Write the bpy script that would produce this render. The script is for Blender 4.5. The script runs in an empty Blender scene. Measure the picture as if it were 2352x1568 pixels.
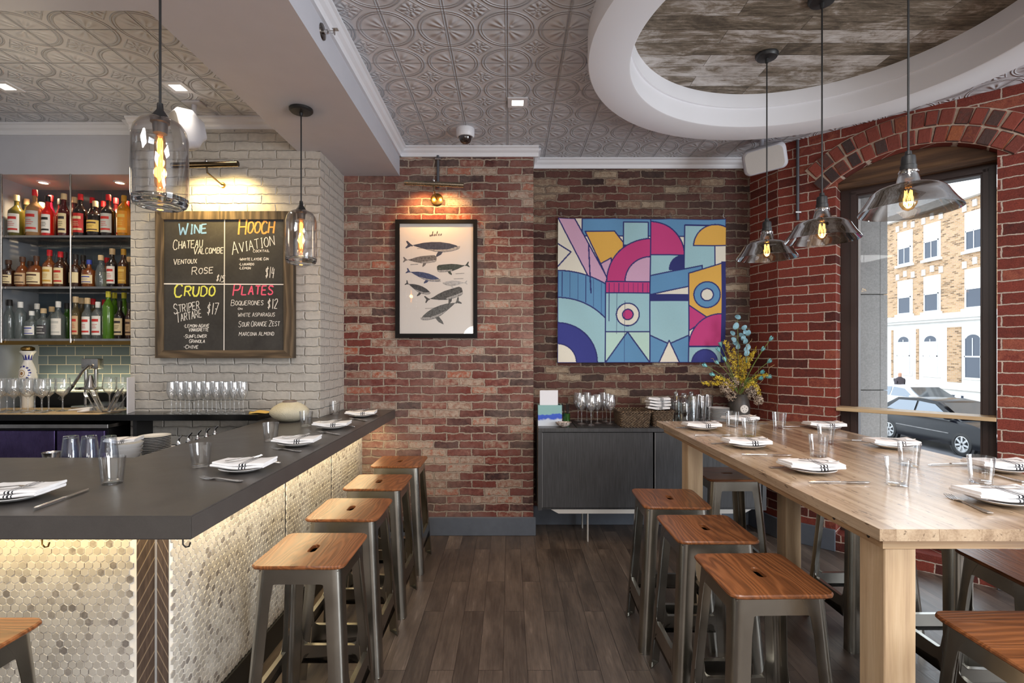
import bpy, bmesh, math, random
import numpy as np
from mathutils import Vector, Matrix, noise as mnoise

SC = bpy.context.scene
COL = SC.collection
PI = math.pi
rnd = random.Random(7)

# ------------------------------------------------------------------ camera
F, CX, CY, EYE = 1185.0, 1170.0, 803.0, 1.496      # focal length in pixels of a 2352 px wide frame, horizon and axis, eye height
cd = bpy.data.cameras.new('camera')
cam = bpy.data.objects.new('camera', cd)
COL.objects.link(cam)
cam.location = (0, 0, EYE)
cam.rotation_euler = (PI/2, 0, 0)
cd.sensor_width = 36
cd.lens = 36*F/2352
cd.shift_x = (1176-CX)/2352
cd.shift_y = (CY-784)/2352
cd.clip_start = .02
cd.clip_end = 300
SC.camera = cam

def at(px, py, Y):
    """the point at depth Y that the photo shows at this pixel"""
    return Vector(((px-CX)*Y/F, Y, EYE-(py-CY)*Y/F))
def on(px, py, z):
    """the point on the level z that the photo shows at this pixel"""
    Y = F*(EYE-z)/(py-CY)
    return Vector(((px-CX)*Y/F, Y, z))

# ------------------------------------------------------------------ exposure, sky
SC.view_settings.view_transform = 'Standard'
SC.view_settings.look = 'None'
SC.view_settings.gamma = 1
SC.view_settings.use_curve_mapping = False
SC.view_settings.exposure = .5
cy = SC.cycles
cy.max_bounces = 8; cy.diffuse_bounces = 3; cy.glossy_bounces = 4
cy.transmission_bounces = 6; cy.transparent_max_bounces = 24
cy.caustics_reflective = False; cy.caustics_refractive = False
cy.sample_clamp_indirect = 4.0

W = bpy.data.worlds.new('overcast_sky'); SC.world = W
W.use_nodes = True
wn = W.node_tree; wn.nodes.clear()
wo = wn.nodes.new('ShaderNodeOutputWorld'); wb = wn.nodes.new('ShaderNodeBackground')
wb.inputs[0].default_value = (.86, .93, 1, 1); wb.inputs[1].default_value = 2.5
wn.links.new(wb.outputs[0], wo.inputs[0])

def lamp(kind, name, loc, energy, color=(1, .8, .55), aim=None, size=.1, size_y=None, spread=None, angle=None, blend=.5):
    l = bpy.data.lights.new(name, kind); l.energy = energy; l.color = color
    o = bpy.data.objects.new(name, l); COL.objects.link(o); o.location = loc
    if aim is not None:
        o.rotation_euler = Vector(aim).to_track_quat('-Z', 'Y').to_euler()
    if kind == 'AREA':
        l.size = size
        if size_y: l.shape = 'RECTANGLE'; l.size_y = size_y
        if spread: l.spread = spread
    elif kind == 'SPOT':
        l.shadow_soft_size = size; l.spot_size = angle or 1.6; l.spot_blend = blend
    else:
        l.shadow_soft_size = size
    return o
WARM = (1, .70, .38)
# added soft fill from under the ceiling, out of view, no real fittings
for x, y in ((-.2, -.9), (1.9, -.9), (.9, .6), (-2.3, .2)):
    lamp('AREA', 'overhead_fill', (x, y, 3.08), 24, (1, .97, .94), (0, 0, -1), .7, .7)
for x, y in ((.9, -1.6), (3.0, -1.3), (-.7, -2.0)):
    lamp('POINT', 'uplight_fill', (x, y, 1.75), 26, (1, .98, .96), size=.22)  # added fill without fixtures behind the camera, brightens the ceiling from below
# daylight falling through the large street window beside the photographer
lamp('AREA', 'street_window_daylight', (4.55, -.25, 1.62), 150, (.90, .95, 1), (-1, 0, 0), 2.7, 2.1)
# lamps of the bar
lamp('AREA', 'counter_led', (-1.06, 2.95, .938), 6.5, (1, .78, .42), (-.35, 0, -1), 2.3, .03)
lamp('AREA', 'counter_led', (-1.78, 1.62, .938), 2.4, (1, .76, .36), (0, .45, -1), 1.1, .03)
lamp('AREA', 'backsplash_led', (-3.2, 4.05, 1.168), 2.2, (1, .84, .5), (0, .3, 1), 1.0, .03)
for x in (-2.14, -1.94):
    lamp('SPOT', 'picture_lamp_light', (x, 3.455, 2.70), 17, (1, .71, .27), (0, .6, -.8), .02, angle=2.3, blend=.9)
for x in (-.68, -.50):
    lamp('SPOT', 'picture_lamp_light', (x, 4.0, 2.745), 8, (1, .52, .18), (0, .6, -.8), .02, angle=2.3, blend=.9)
for x in (-3.54, -2.96):
    lamp('SPOT', 'niche_lamp_light', (x, 3.92, 2.755), 17, (1, .72, .42), (0, 0, -1), .03, angle=2.2)
lamp('POINT', 'bar_lamp_light', (-2.6, 2.7, 2.45), 5, (1, .8, .55), size=.12)

# ------------------------------------------------------------------ helpers: properties
ORD = ['first', 'second', 'third', 'fourth', 'fifth', 'sixth', 'seventh', 'eighth', 'ninth', 'tenth', 'eleventh', 'twelfth',
       'thirteenth', 'fourteenth', 'fifteenth', 'sixteenth', 'seventeenth', 'eighteenth']
def tag(o, label, cat, group=None):
    o['label'] = label; o['category'] = cat
    if group: o['group'] = group
    return o
def thing(name, label, cat, loc=(0, 0, 0), rz=0, group=None):
    o = bpy.data.objects.new(name, None); COL.objects.link(o)
    o.empty_display_size = .05
    o.location = loc; o.rotation_euler = (0, 0, rz)
    return tag(o, label, cat, group)
def dup(root, loc=None, rz=None, label=None, group=None):
    def cp(o, par):
        c = o.copy(); COL.objects.link(c)
        if par: c.parent = par
        for k in list(o.children): cp(k, c)
        return c
    r = cp(root, None)
    if loc is not None: r.location = loc
    if rz is not None: r.rotation_euler = (0, 0, rz)
    if label: r['label'] = label
    if group: r['group'] = group
    return r

# ------------------------------------------------------------------ helpers: meshes
def rotm(d, up=Vector((0, 0, 1))):
    return Vector(d).to_track_quat('Z', 'Y').to_matrix().to_4x4()
class MB:
    def __init__(s): s.v = []; s.f = []; s.m = []; s.mi = 0
    def add(s, vs, fs, M=None):
        b = len(s.v)
        s.v += [tuple(M @ Vector(p)) for p in vs] if M is not None else [tuple(p) for p in vs]
        s.f += [tuple(i+b for i in f) for f in fs]; s.m += [s.mi]*len(fs)
        return s
    def box(s, x0, x1, y0, y1, z0, z1, M=None, bev=0, seg=2):
        if bev:
            bm = bmesh.new(); bmesh.ops.create_cube(bm, size=1)
            for v in bm.verts:
                v.co = ((x0+x1)/2+v.co.x*(x1-x0), (y0+y1)/2+v.co.y*(y1-y0), (z0+z1)/2+v.co.z*(z1-z0))
            bmesh.ops.bevel(bm, geom=bm.edges[:], offset=bev, segments=seg, affect='EDGES', profile=.5)
            bm.verts.index_update()
            s.add([v.co[:] for v in bm.verts], [[v.index for v in f.verts] for f in bm.faces], M); bm.free()
            return s
        vs = [(x, y, z) for z in (z0, z1) for y in (y0, y1) for x in (x0, x1)]
        return s.add(vs, [(0, 2, 3, 1), (4, 5, 7, 6), (0, 1, 5, 4), (2, 6, 7, 3), (0, 4, 6, 2), (1, 3, 7, 5)], M)
    def lathe(s, prof, seg=32, M=None, close=False, sx=1, sy=1):
        vs = []; fs = []; rings = []
        for r, z in prof:
            if r < 1e-6: rings.append([len(vs)]); vs.append((0, 0, z))
            else:
                rings.append(list(range(len(vs), len(vs)+seg)))
                vs += [(r*sx*math.cos(2*PI*k/seg), r*sy*math.sin(2*PI*k/seg), z) for k in range(seg)]
        pairs = list(zip(rings, rings[1:]))
        if close: pairs.append((rings[-1], rings[0]))
        for a, b in pairs:
            for k in range(seg):
                n = (k+1) % seg
                if len(a) == 1 and len(b) == 1: continue
                if len(a) == 1: fs.append((a[0], b[n], b[k]))
                elif len(b) == 1: fs.append((a[k], a[n], b[0]))
                else: fs.append((a[k], a[n], b[n], b[k]))
        return s.add(vs, fs, M)
    def tube(s, pts, r, seg=8, M=None, cap=True, flat=1):
        pts = [Vector(p) for p in pts]; n = len(pts)
        rr = r if isinstance(r, (list, tuple)) else [r]*n
        vs = []; fs = []; ref = None
        for i, p in enumerate(pts):
            t = (pts[min(i+1, n-1)]-pts[max(i-1, 0)]).normalized()
            if ref is None:
                ref = Vector((0, 0, 1)) if abs(t.z) < .9 else Vector((1, 0, 0))
            a = t.cross(ref)
            if a.length < 1e-5: a = t.cross(Vector((1, .3, .2)))
            a.normalize(); b = a.cross(t).normalized(); ref = b
            for k in range(seg):
                w = 2*PI*k/seg
                vs.append(p+a*math.cos(w)*rr[i]+b*math.sin(w)*rr[i]*flat)
        for i in range(n-1):
            for k in range(seg):
                q = (k+1) % seg
                fs.append((i*seg+k, i*seg+q, (i+1)*seg+q, (i+1)*seg+k))
        if cap:
            fs.append(tuple(range(seg))[::-1]); fs.append(tuple((n-1)*seg+k for k in range(seg)))
        return s.add(vs, fs, M)
    def prism(s, poly, z0, z1, M=None):
        n = len(poly)
        vs = [(x, y, z0) for x, y in poly]+[(x, y, z1) for x, y in poly]
        fs = [tuple(range(n))[::-1], tuple(range(n, 2*n))]+[(k, (k+1) % n, n+(k+1) % n, n+k) for k in range(n)]
        return s.add(vs, fs, M)
    def cyl(s, p, q, r, seg=20, r2=None):
        p = Vector(p); q = Vector(q); d = q-p
        M = Matrix.Translation(p) @ rotm(d)
        r2 = r if r2 is None else r2
        return s.lathe([(0, 0), (r, 0), (r2, d.length), (0, d.length)], seg, M)
    def grid(s, fn, nu, nv, M=None):
        vs = [fn(i/nu, j/nv) for j in range(nv+1) for i in range(nu+1)]
        fs = [(j*(nu+1)+i, j*(nu+1)+i+1, (j+1)*(nu+1)+i+1, (j+1)*(nu+1)+i) for j in range(nv) for i in range(nu)]
        return s.add(vs, fs, M)
    def build(s, name, mats, parent=None, loc=None, rz=0, ang=35, fix=True):
        me = bpy.data.meshes.new(name); me.from_pydata(s.v, [], s.f)
        if fix:
            bm = bmesh.new(); bm.from_mesh(me); bmesh.ops.recalc_face_normals(bm, faces=bm.faces[:]); bm.to_mesh(me); bm.free()
        for m in (mats if isinstance(mats, (list, tuple)) else [mats]): me.materials.append(m)
        if any(s.m): me.polygons.foreach_set('material_index', s.m)
        me.shade_smooth(); me.set_sharp_from_angle(angle=math.radians(ang))
        o = bpy.data.objects.new(name, me); COL.objects.link(o)
        if parent: o.parent = parent
        if loc is not None: o.location = loc
        o.rotation_euler = (0, 0, rz)
        return o
def TR(x=0, y=0, z=0, rz=0, rx=0, ry=0):
    return Matrix.Translation((x, y, z)) @ Matrix.Rotation(rz, 4, 'Z') @ Matrix.Rotation(ry, 4, 'Y') @ Matrix.Rotation(rx, 4, 'X')
def struct(o):
    o['kind'] = 'structure'; return o
def arc(cx_, cy_, r, a0, a1, n=8):
    return [(cx_+r*math.cos(a0+(a1-a0)*k/n), cy_+r*math.sin(a0+(a1-a0)*k/n)) for k in range(n+1)]
def rrect(x0, x1, y0, y1, r, n=6):
    return arc(x1-r, y0+r, r, -PI/2, 0, n)+arc(x1-r, y1-r, r, 0, PI/2, n)+arc(x0+r, y1-r, r, PI/2, PI, n)+arc(x0+r, y0+r, r, PI, 1.5*PI, n)

# ------------------------------------------------------------------ helpers: materials
def c(r, g, b):
    f = lambda u: (u/12.92 if u <= .04045 else ((u+.055)/1.055)**2.4)
    return (f(r/255), f(g/255), f(b/255), 1)
class S:
    def __init__(s, nt, sock): s.nt = nt; s.k = sock
    def _o(s, op, b=None, rev=False):
        return s.nt.math(op, b, s) if rev else s.nt.math(op, s, b)
    def __add__(s, b): return s._o('ADD', b)
    def __radd__(s, b): return s._o('ADD', b)
    def __sub__(s, b): return s._o('SUBTRACT', b)
    def __rsub__(s, b): return s._o('SUBTRACT', b, True)
    def __mul__(s, b): return s._o('MULTIPLY', b)
    def __rmul__(s, b): return s._o('MULTIPLY', b)
    def __truediv__(s, b): return s._o('DIVIDE', b)
class NT:
    def __init__(s, name):
        s.mat = bpy.data.materials.new(name); s.mat.use_nodes = True
        s.t = s.mat.node_tree; s.t.nodes.clear()
        s.out = s.t.nodes.new('ShaderNodeOutputMaterial')
    def put(s, sock, v):
        if v is None: return
        if isinstance(v, S): s.t.links.new(v.k, sock)
        elif hasattr(v, 'is_output'): s.t.links.new(v, sock)
        else:
            if sock.type == 'RGBA' and isinstance(v, (int, float)): v = (v, v, v, 1)
            if sock.type == 'VECTOR' and len(v) == 4: v = v[:3]
            sock.default_value = v
    def n(s, ty, ins=None, out=0, **props):
        nd = s.t.nodes.new(ty)
        for k, v in props.items(): setattr(nd, k, v)
        for k, v in (ins or {}).items(): s.put(nd.inputs[k], v)
        return S(s, nd.outputs[out])
    def math(s, op, a, b=None, clamp=False):
        return s.n('ShaderNodeMath', {0: a, 1: b} if b is not None else {0: a}, operation=op, use_clamp=clamp)
    def gauss(s, x, w):
        return s.math('EXPONENT', s.math('POWER', s.math('ABSOLUTE', x)*(1/w), 2.0)*-1.0)
    def pos(s): return s.n('ShaderNodeTexCoord', out=3)
    def xyz(s, v=None):
        nd = s.t.nodes.new('ShaderNodeSeparateXYZ'); s.put(nd.inputs[0], v or s.pos())
        return [S(s, o) for o in nd.outputs]
    def vec(s, x=0., y=0., z=0.): return s.n('ShaderNodeCombineXYZ', {0: x, 1: y, 2: z})
    def scale(s, v, k):
        return s.n('ShaderNodeVectorMath', {0: v, 1: k}, operation='MULTIPLY')
    def vadd(s, v, k): return s.n('ShaderNodeVectorMath', {0: v, 1: k}, operation='ADD')
    def noise(s, v, sc, det=3., ro=.5, dist=0., out=0):
        return s.n('ShaderNodeTexNoise', {'Vector': v, 'Scale': sc, 'Detail': det, 'Roughness': ro, 'Distortion': dist}, out=out)
    def ramp(s, f, stops, inter='LINEAR'):
        nd = s.t.nodes.new('ShaderNodeValToRGB'); cr = nd.color_ramp; cr.interpolation = inter
        while len(cr.elements) < len(stops): cr.elements.new(.5)
        for e, (p, col) in zip(cr.elements, stops):
            e.position = p; e.color = col if not isinstance(col, (int, float)) else (col, col, col, 1)
        s.put(nd.inputs[0], f); return S(s, nd.outputs[0])
    def mix(s, f, a, b, mode='MIX'):
        nd = s.t.nodes.new('ShaderNodeMix'); nd.data_type = 'RGBA'; nd.blend_type = mode
        s.put(nd.inputs[0], f); s.put(nd.inputs[6], a); s.put(nd.inputs[7], b)
        return S(s, nd.outputs[2])
    def bump(s, h, dist=.01, st=1.):
        return s.n('ShaderNodeBump', {'Strength': st, 'Distance': dist, 'Height': h})
    def pbr(s, col, rough=.5, metal=0., nrm=None, **kw):
        ins = {'Base Color': col, 'Roughness': rough, 'Metallic': metal}
        if nrm is not None: ins['Normal'] = nrm
        ins.update(kw)
        return s.n('ShaderNodeBsdfPrincipled', ins)
    def end(s, sh):
        s.t.links.new(sh.k, s.out.inputs[0]); return s.mat
def plain(name, col, rough=.5, metal=0., var=0., vs=8., **kw):
    t = NT(name)
    if var:
        f = t.noise(t.pos(), vs, 4.)
        a = tuple(x*(1-var) for x in col[:3])+(1,); b = tuple(min(1, x*(1+var)) for x in col[:3])+(1,)
        col = t.ramp(f, [(.3, a), (.7, b)])
    return t.end(t.pbr(col, rough, metal, **kw))
def emit(name, col, st):
    t = NT(name); return t.end(t.n('ShaderNodeEmission', {0: col, 1: st}))
def thin_glass(name, tint=(1, 1, 1, 1), base=.03, edge=.75, body=0., bodycol=None, rough=.01, rim=None):
    """thin clear glass: looks straight through, mirrors more towards its edges"""
    t = NT(name)
    lw = t.n('ShaderNodeLayerWeight', {0: .5}, out=1)
    fac = t.math('POWER', lw, 3.0)*edge+base
    if rim is not None: tint_ = t.mix(t.math('POWER', lw, 2.5), tint, rim)
    sh = t.n('ShaderNodeBsdfTransparent', {0: tint if rim is None else tint_})
    if body:
        d = t.pbr(bodycol or tint, .25)
        sh = t.n('ShaderNodeMixShader', {0: body, 1: sh, 2: d})
    g = t.n('ShaderNodeBsdfGlossy', {0: (1, 1, 1, 1), 1: rough})
    return t.end(t.n('ShaderNodeMixShader', {0: fac, 1: sh, 2: g}))

# ------------------------------------------------------------------ materials
def brick_mat(name, bw, bh, mortar, stops, mcol, white=0., wcol=None, warp=.006, bdist=.008, fine=.25, rough=.85, dark=0., haze=.30):
    t = NT(name); x, y, z = t.xyz()
    base = t.vec(x+y, z, 0.)
    nv = t.noise(base, 9., 3., .6, out=1)
    nv2 = t.noise(base, 38., 3., .6, out=1)
    v = t.vadd(base, t.scale(t.vadd(nv, (-.5, -.5, -.5)), (warp*2.2, warp*2.2, 0)))
    v = t.vadd(v, t.scale(t.vadd(nv2, (-.5, -.5, -.5)), (warp*1.3, warp*1.3, 0)))
    nd = t.t.nodes.new('ShaderNodeTexBrick'); nd.offset = .5; nd.squash = 1
    for k, val in {'Vector': v, 'Color1': (0, 0, 0, 1), 'Color2': (1, 1, 1, 1), 'Mortar': (.5, .5, .5, 1), 'Scale': 1., 'Mortar Size': mortar,
                   'Mortar Smooth': .35, 'Bias': 0., 'Brick Width': bw, 'Row Height': bh}.items(): t.put(nd.inputs[k], val)
    tint, mo = S(t, nd.outputs[0]), S(t, nd.outputs[1])
    sp = t.noise(base, 140., 4., .7)
    md = t.noise(base, 26., 4., .65)
    lg = t.noise(base, 1.7, 4., .6)
    col = t.ramp(tint+(md-.5)*fine, stops)
    col = t.mix(1., col, t.ramp(sp, [(.25, .45), (.5, 1.), (.8, 1.25)]), 'MULTIPLY')
    if white:
        w = t.ramp(tint*-.35+md*1.1+lg*.9+sp*.4, [(1.30-white, 0.), (1.52-white, 1.)])
        col = t.mix(w, col, wcol)
        hz = t.noise(base, .9, 5., .7)
        col = t.mix(t.ramp(hz+(md-.5)*.25, [(.40, 0.), (.68, haze)]), col, wcol)
        w2 = t.ramp(sp*.75+md*.6+lg*.55+tint*.12, [(1.06, 0.), (1.22, .65)])
        col = t.mix(w2, col, tuple(q_*.92 for q_ in wcol[:3])+(1,))
    mc = t.mix(t.ramp(sp, [(.3, 0.), (.75, 1.)]), mcol, tuple(q*.55 for q in mcol[:3])+(1,))
    col = t.mix(mo, col, mc)
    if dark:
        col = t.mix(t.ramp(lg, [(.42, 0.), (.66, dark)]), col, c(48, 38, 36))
    h = (1.-mo)*1. + sp*.25 + md*.35
    return t.end(t.pbr(col, rough, 0., t.bump(h, bdist), **{'Specular IOR Level': .25}))
RED = [(.0, c(66, 46, 46)), (.18, c(94, 52, 48)), (.38, c(118, 62, 54)), (.55, c(108, 56, 52)), (.68, c(130, 72, 62)), (.78, c(152, 118, 102)), (.88, c(176, 158, 142)), (1., c(158, 82, 58))]
M_brick_old = brick_mat('aged_brick', .203, .0632, .0075, RED, c(180, 162, 146), .27, c(202, 188, 174), .013, .012, .6)
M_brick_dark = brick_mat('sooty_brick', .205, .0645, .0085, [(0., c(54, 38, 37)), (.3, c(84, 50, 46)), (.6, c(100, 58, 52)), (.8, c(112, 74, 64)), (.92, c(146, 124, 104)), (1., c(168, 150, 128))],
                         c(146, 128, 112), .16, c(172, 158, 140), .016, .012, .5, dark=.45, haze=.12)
M_brick_red = brick_mat('red_brick', .215, .0712, .0052, [(0., c(80, 42, 38)), (.3, c(116, 55, 46)), (.6, c(136, 64, 52)), (.85, c(120, 58, 50)), (1., c(150, 84, 66))],
                        c(212, 190, 174), .0, None, .0075, .009, .6)
def white_brick():
    t = NT('white_painted_brick'); x, y, z = t.xyz(); base = t.vec(x+y, z, 0.)
    nv = t.noise(base, 14., 3., .6, out=1)
    v = t.vadd(base, t.scale(t.vadd(nv, (-.5, -.5, -.5)), (.026, .026, 0)))
    nd = t.t.nodes.new('ShaderNodeTexBrick'); nd.offset = .5
    for k, val in {'Vector': v, 'Color1': (0, 0, 0, 1), 'Color2': (1, 1, 1, 1), 'Scale': 1., 'Mortar Size': .008, 'Mortar Smooth': 1., 'Brick Width': .2, 'Row Height': .0632}.items():
        t.put(nd.inputs[k], val)
    tint, mo = S(t, nd.outputs[0]), S(t, nd.outputs[1])
    md = t.noise(base, 30., 4., .6)
    h = (1.-mo)+tint*.35+md*.3
    col = t.ramp(md, [(.3, c(172, 167, 160)), (.7, c(188, 183, 175))])
    col = t.mix(mo*.6, col, c(200, 195, 187))
    return t.end(t.pbr(col, .5, 0., t.bump(h, .007)))
M_brick_white = white_brick()
M_white = plain('white_paint', c(190, 191, 199), .55, var=.02)
M_trim = plain('white_trim_paint', c(226, 227, 232), .4)
M_grey_trim = plain('slate_baseboard_paint', c(92, 98, 108), .5, var=.06, vs=20)

def tin():
    t = NT('pressed_tin'); x, y, z = t.xyz(); k = 1/.3065
    u = (x+.0135)*k; v = (y-3.547)*k
    a = u-t.math('ROUND', u); b = v-t.math('ROUND', v)
    r = t.math('SQRT', a*a+b*b); th = t.math('ARCTAN2', b, a)
    a2 = t.math('FRACT', u+50.)-.5; b2 = t.math('FRACT', v+50.)-.5
    r2 = t.math('SQRT', a2*a2+b2*b2); th2 = t.math('ARCTAN2', b2, a2)
    ring = t.gauss(r-.46, .014)+t.gauss(r-.415, .012)*.7
    lobe = t.math('POWER', t.math('ABSOLUTE', t.math('SINE', th*2.)), 1.6)
    fine = t.math('COSINE', th*12.)*.5+.5
    petal = t.gauss(r-.22, .10)*lobe*(fine*.75+.25)*1.3 + t.gauss(r-.09, .035)*lobe*.7
    fl = t.gauss(r2-.115, .05)*(t.math('COSINE', th2*8.)*.5+.5)*1.2+t.gauss(r2-.05, .012)*.6+t.gauss(r2, .022)*.8
    dia = t.gauss(t.math('ABSOLUTE', a2)+t.math('ABSOLUTE', b2)-.235, .014)*.5
    A = t.math('ABSOLUTE', a); B = t.math('ABSOLUTE', b)
    seam = t.gauss(A-.022, .009)*.5-t.gauss(A, .006)*.4+t.gauss(B-.012, .007)*.35-t.gauss(B, .006)*.6
    h = ring+petal+fl+dia+seam
    md = t.noise(t.pos(), 2.5, 4.)
    col = t.ramp(md, [(.3, c(200, 202, 208)), (.7, c(210, 212, 217))])
    col = t.mix(t.math('MINIMUM', t.gauss(A, .006)*.16+t.gauss(B, .005)*.10, 1.), col, c(110, 107, 106))
    return t.end(t.pbr(col, .42, 0., t.bump(h, .009)))
M_tin = tin()

def wood(name, cols, axis=1, ring=26., rough=.4, grain=.5, bump=.0006, coat=0., rand=True, warp=.12):
    """grain runs along AXIS; growth rings as bent bands across it"""
    t = NT(name); x, y, z = t.xyz()
    if axis == 0: x, y = y, x
    if axis == 2: y, z = z, y
    if rand:
        rr = t.n('ShaderNodeObjectInfo', out=5)
        x = x+rr*3.1; y = y+rr*7.7
    v = t.vec(x, y*.16, z)
    wv = t.noise(v, 5.5, 3., .55)
    band = t.math('SINE', (x+z*.6+wv*warp*2.)*ring*2*PI)*.5+.5
    fib = t.noise(t.vec(x*1., y*.035, z), 190., 3., .6)
    big = t.noise(t.vec(x, y*.12, z), 11., 2., .5)
    f = t.math('POWER', band, 1.6)*grain+fib*.55+big*.35-grain*.3
    st = [(.12+.76*i/(len(cols)-1), q) for i, q in enumerate(cols)]
    col = t.ramp(f, st)
    return t.end(t.pbr(col, rough, 0., t.bump(fib*.6+band*.4, bump), **{'Coat Weight': coat, 'Coat Roughness': .2}))
M_seat = wood('oiled_oak', [c(56, 32, 20), c(112, 66, 36), c(137, 83, 47), c(152, 98, 60)], 1, 34., .34, .32, coat=.15, warp=.22)
M_ash = wood('pale_ash', [c(160, 132, 104), c(190, 162, 128), c(206, 180, 148)], 2, 14., .5, .25)
M_ashx = wood('pale_ash_rail', [c(146, 116, 88), c(178, 146, 110), c(196, 168, 132)], 0, 16., .5, .35)
M_shelfwood = wood('pine_board', [c(176, 146, 108), c(200, 172, 132), c(212, 188, 150)], 0, 12., .45, .25)
M_frame_old = wood('weathered_frame_wood', [c(48, 38, 28), c(86, 70, 52), c(112, 94, 72)], 0, 20., .8, .5, bump=.003)
M_lintel = wood('old_brown_timber', [c(52, 36, 24), c(88, 62, 42), c(116, 86, 58)], 0, 12., .7, .4, bump=.002)

def table_top():
    t = NT('glossy_ash_top'); x, y, z = t.xyz()
    nd = t.t.nodes.new('ShaderNodeTexBrick'); nd.offset = .37
    for k, val in {'Vector': t.vec(y, x, 0.), 'Color1': (0, 0, 0, 1), 'Color2': (1, 1, 1, 1), 'Mortar': (.4, .4, .4, 1), 'Scale': 1., 'Mortar Size': .0008, 'Brick Width': 2.6, 'Row Height': .115}.items():
        t.put(nd.inputs[k], val)
    tint = S(t, nd.outputs[0])
    xx = x+tint*5.; v = t.vec(xx, y*.16, z+tint*3.)
    wv = t.noise(v, 7., 3., .55)
    band = t.math('SINE', (x+wv*.2)*95.)*.5+.5
    fib = t.noise(t.vec(xx, y*.03, z), 180., 3., .6)
    big = t.noise(t.vec(xx, y*.10, z), 9., 3., .55)
    f = band*.13+fib*.4+tint*.3+big*.55-.2
    col = t.ramp(f, [(.2, c(104, 82, 64)), (.42, c(150, 126, 101)), (.6, c(180, 156, 129)), (.85, c(200, 179, 152))])
    crack = t.ramp(t.noise(t.vec(xx*1.2, y*.22, z), 60., 2., .5, 1.2), [(.31, 1.), (.36, 0.)])
    col = t.mix(crack*.7, col, c(92, 72, 56))
    return t.end(t.pbr(col, .26, 0., t.bump(fib, .0005), **{'Coat Weight': .25, 'Coat Roughness': .12}))
M_top = table_top()

def floor_mat():
    t = NT('dark_plank_floor'); x, y, z = t.xyz()
    nd = t.t.nodes.new('ShaderNodeTexBrick'); nd.offset = .41
    for k, val in {'Vector': t.vec(y+.35, x+.03, 0.), 'Color1': (0, 0, 0, 1), 'Color2': (1, 1, 1, 1), 'Mortar': (.1, .1, .1, 1), 'Scale': 1., 'Mortar Size': .0012, 'Brick Width': .92, 'Row Height': .114}.items():
        t.put(nd.inputs[k], val)
    tint, mo = S(t, nd.outputs[0]), S(t, nd.outputs[1])
    xx = x+tint*9.
    fib = t.noise(t.vec(xx, y*.05, tint), 120., 4., .65)
    big = t.noise(t.vec(xx, y*.22, tint*4.), 11., 4., .6)
    sub = t.math('FRACT', (x+.03)/.076)
    f = tint*.24+fib*.55+big*.8-.32
    col = t.ramp(f, [(.05, c(44, 37, 33)), (.35, c(74, 64, 57)), (.6, c(102, 89, 79)), (.9, c(154, 138, 124))])
    col = t.mix(mo*.8, col, c(30, 24, 22))
    return t.end(t.pbr(col, t.ramp(fib, [(.3, .30), (.7, .45)]), 0., t.bump(fib*.5+(1.-mo)*.6, .0012), **{'Specular IOR Level': .55}))
M_floor = floor_mat()

def reclaimed():
    t = NT('reclaimed_plank'); x, y, z = t.xyz()
    nd = t.t.nodes.new('ShaderNodeTexBrick'); nd.offset = .37
    for k, val in {'Vector': t.vec(x, y, 0.), 'Color1': (0, 0, 0, 1), 'Color2': (1, 1, 1, 1), 'Mortar': (.1, .1, .1, 1), 'Scale': 1., 'Mortar Size': .0012, 'Brick Width': 1.05, 'Row Height': .118}.items():
        t.put(nd.inputs[k], val)
    tint, mo = S(t, nd.outputs[0]), S(t, nd.outputs[1])
    fib = t.noise(t.vec(x*.09, y+tint*6., 0.), 75., 5., .7)
    pat = t.noise(t.vec(x*.45, y+tint*4., tint), 9., 6., .75, .6)
    f = pat*1.0+fib*.5+tint*.26-.36
    col = t.ramp(f, [(.16, c(48, 42, 36)), (.36, c(92, 82, 68)), (.5, c(134, 122, 106)), (.62, c(190, 184, 178)), (.8, c(224, 222, 220))])
    col = t.mix(mo*.8, col, c(26, 22, 20))
    return t.end(t.pbr(col, .75, 0., t.bump(fib+(1.-mo)*.5, .003)))
M_reclaimed = reclaimed()

def hexmat(name, grout=False):
    t = NT(name)
    rr = t.n('ShaderNodeNewGeometry', out=8)
    md = t.noise(t.pos(), 55., 4., .65, .8)
    lg = t.noise(t.pos(), 6., 2.)
    f = rr+(md-.5)*.35
    col = t.ramp(f, [(0., c(194, 189, 181)), (.6, c(180, 174, 166)), (.82, c(168, 162, 154)), (.93, c(148, 141, 135)), (1., c(122, 116, 112))])
    return t.end(t.pbr(col, .3, 0., None))
M_hex = hexmat('marble_hexagon')
M_grout = plain('pale_grout', c(236, 230, 220), .8)

def brushed(name, col, rough=.3, metal=1., amp=.12):
    t = NT(name); x, y, z = t.xyz()
    f = t.noise(t.vec(x*3., y*3., z*.25), 60., 3., .6)
    g = t.noise(t.pos(), 7., 4., .6)
    cc = t.ramp(g, [(.3, tuple(q*(1-amp*2) for q in col[:3])+(1,)), (.7, tuple(min(1, q*(1+amp*2)) for q in col[:3])+(1,))])
    return t.end(t.pbr(cc, t.ramp(f, [(.3, rough*.8), (.7, rough*1.25)]), metal))
def stool_steel():
    t = NT('raw_stool_steel'); g = t.noise(t.pos(), 5., 3.)
    return t.end(t.pbr(t.ramp(g, [(.3, c(146, 143, 136)), (.7, c(172, 169, 161))]), t.ramp(g, [(.3, .2), (.7, .28)]), 1.))
M_steel_stool = stool_steel()
M_steel = brushed('stainless_steel', c(190, 188, 186), .22)
M_chrome = plain('polished_steel', c(200, 198, 196), .12, 1.)
M_cut = plain('cutlery_steel', c(206, 203, 200), .24, .9)
M_black = plain('black_metal', c(26, 26, 27), .45, 0.)
M_blackgl = plain('black_gloss', c(14, 14, 15), .18)
M_bronze = plain('dark_bronze', c(84, 72, 56), .28, 1.)
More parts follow.
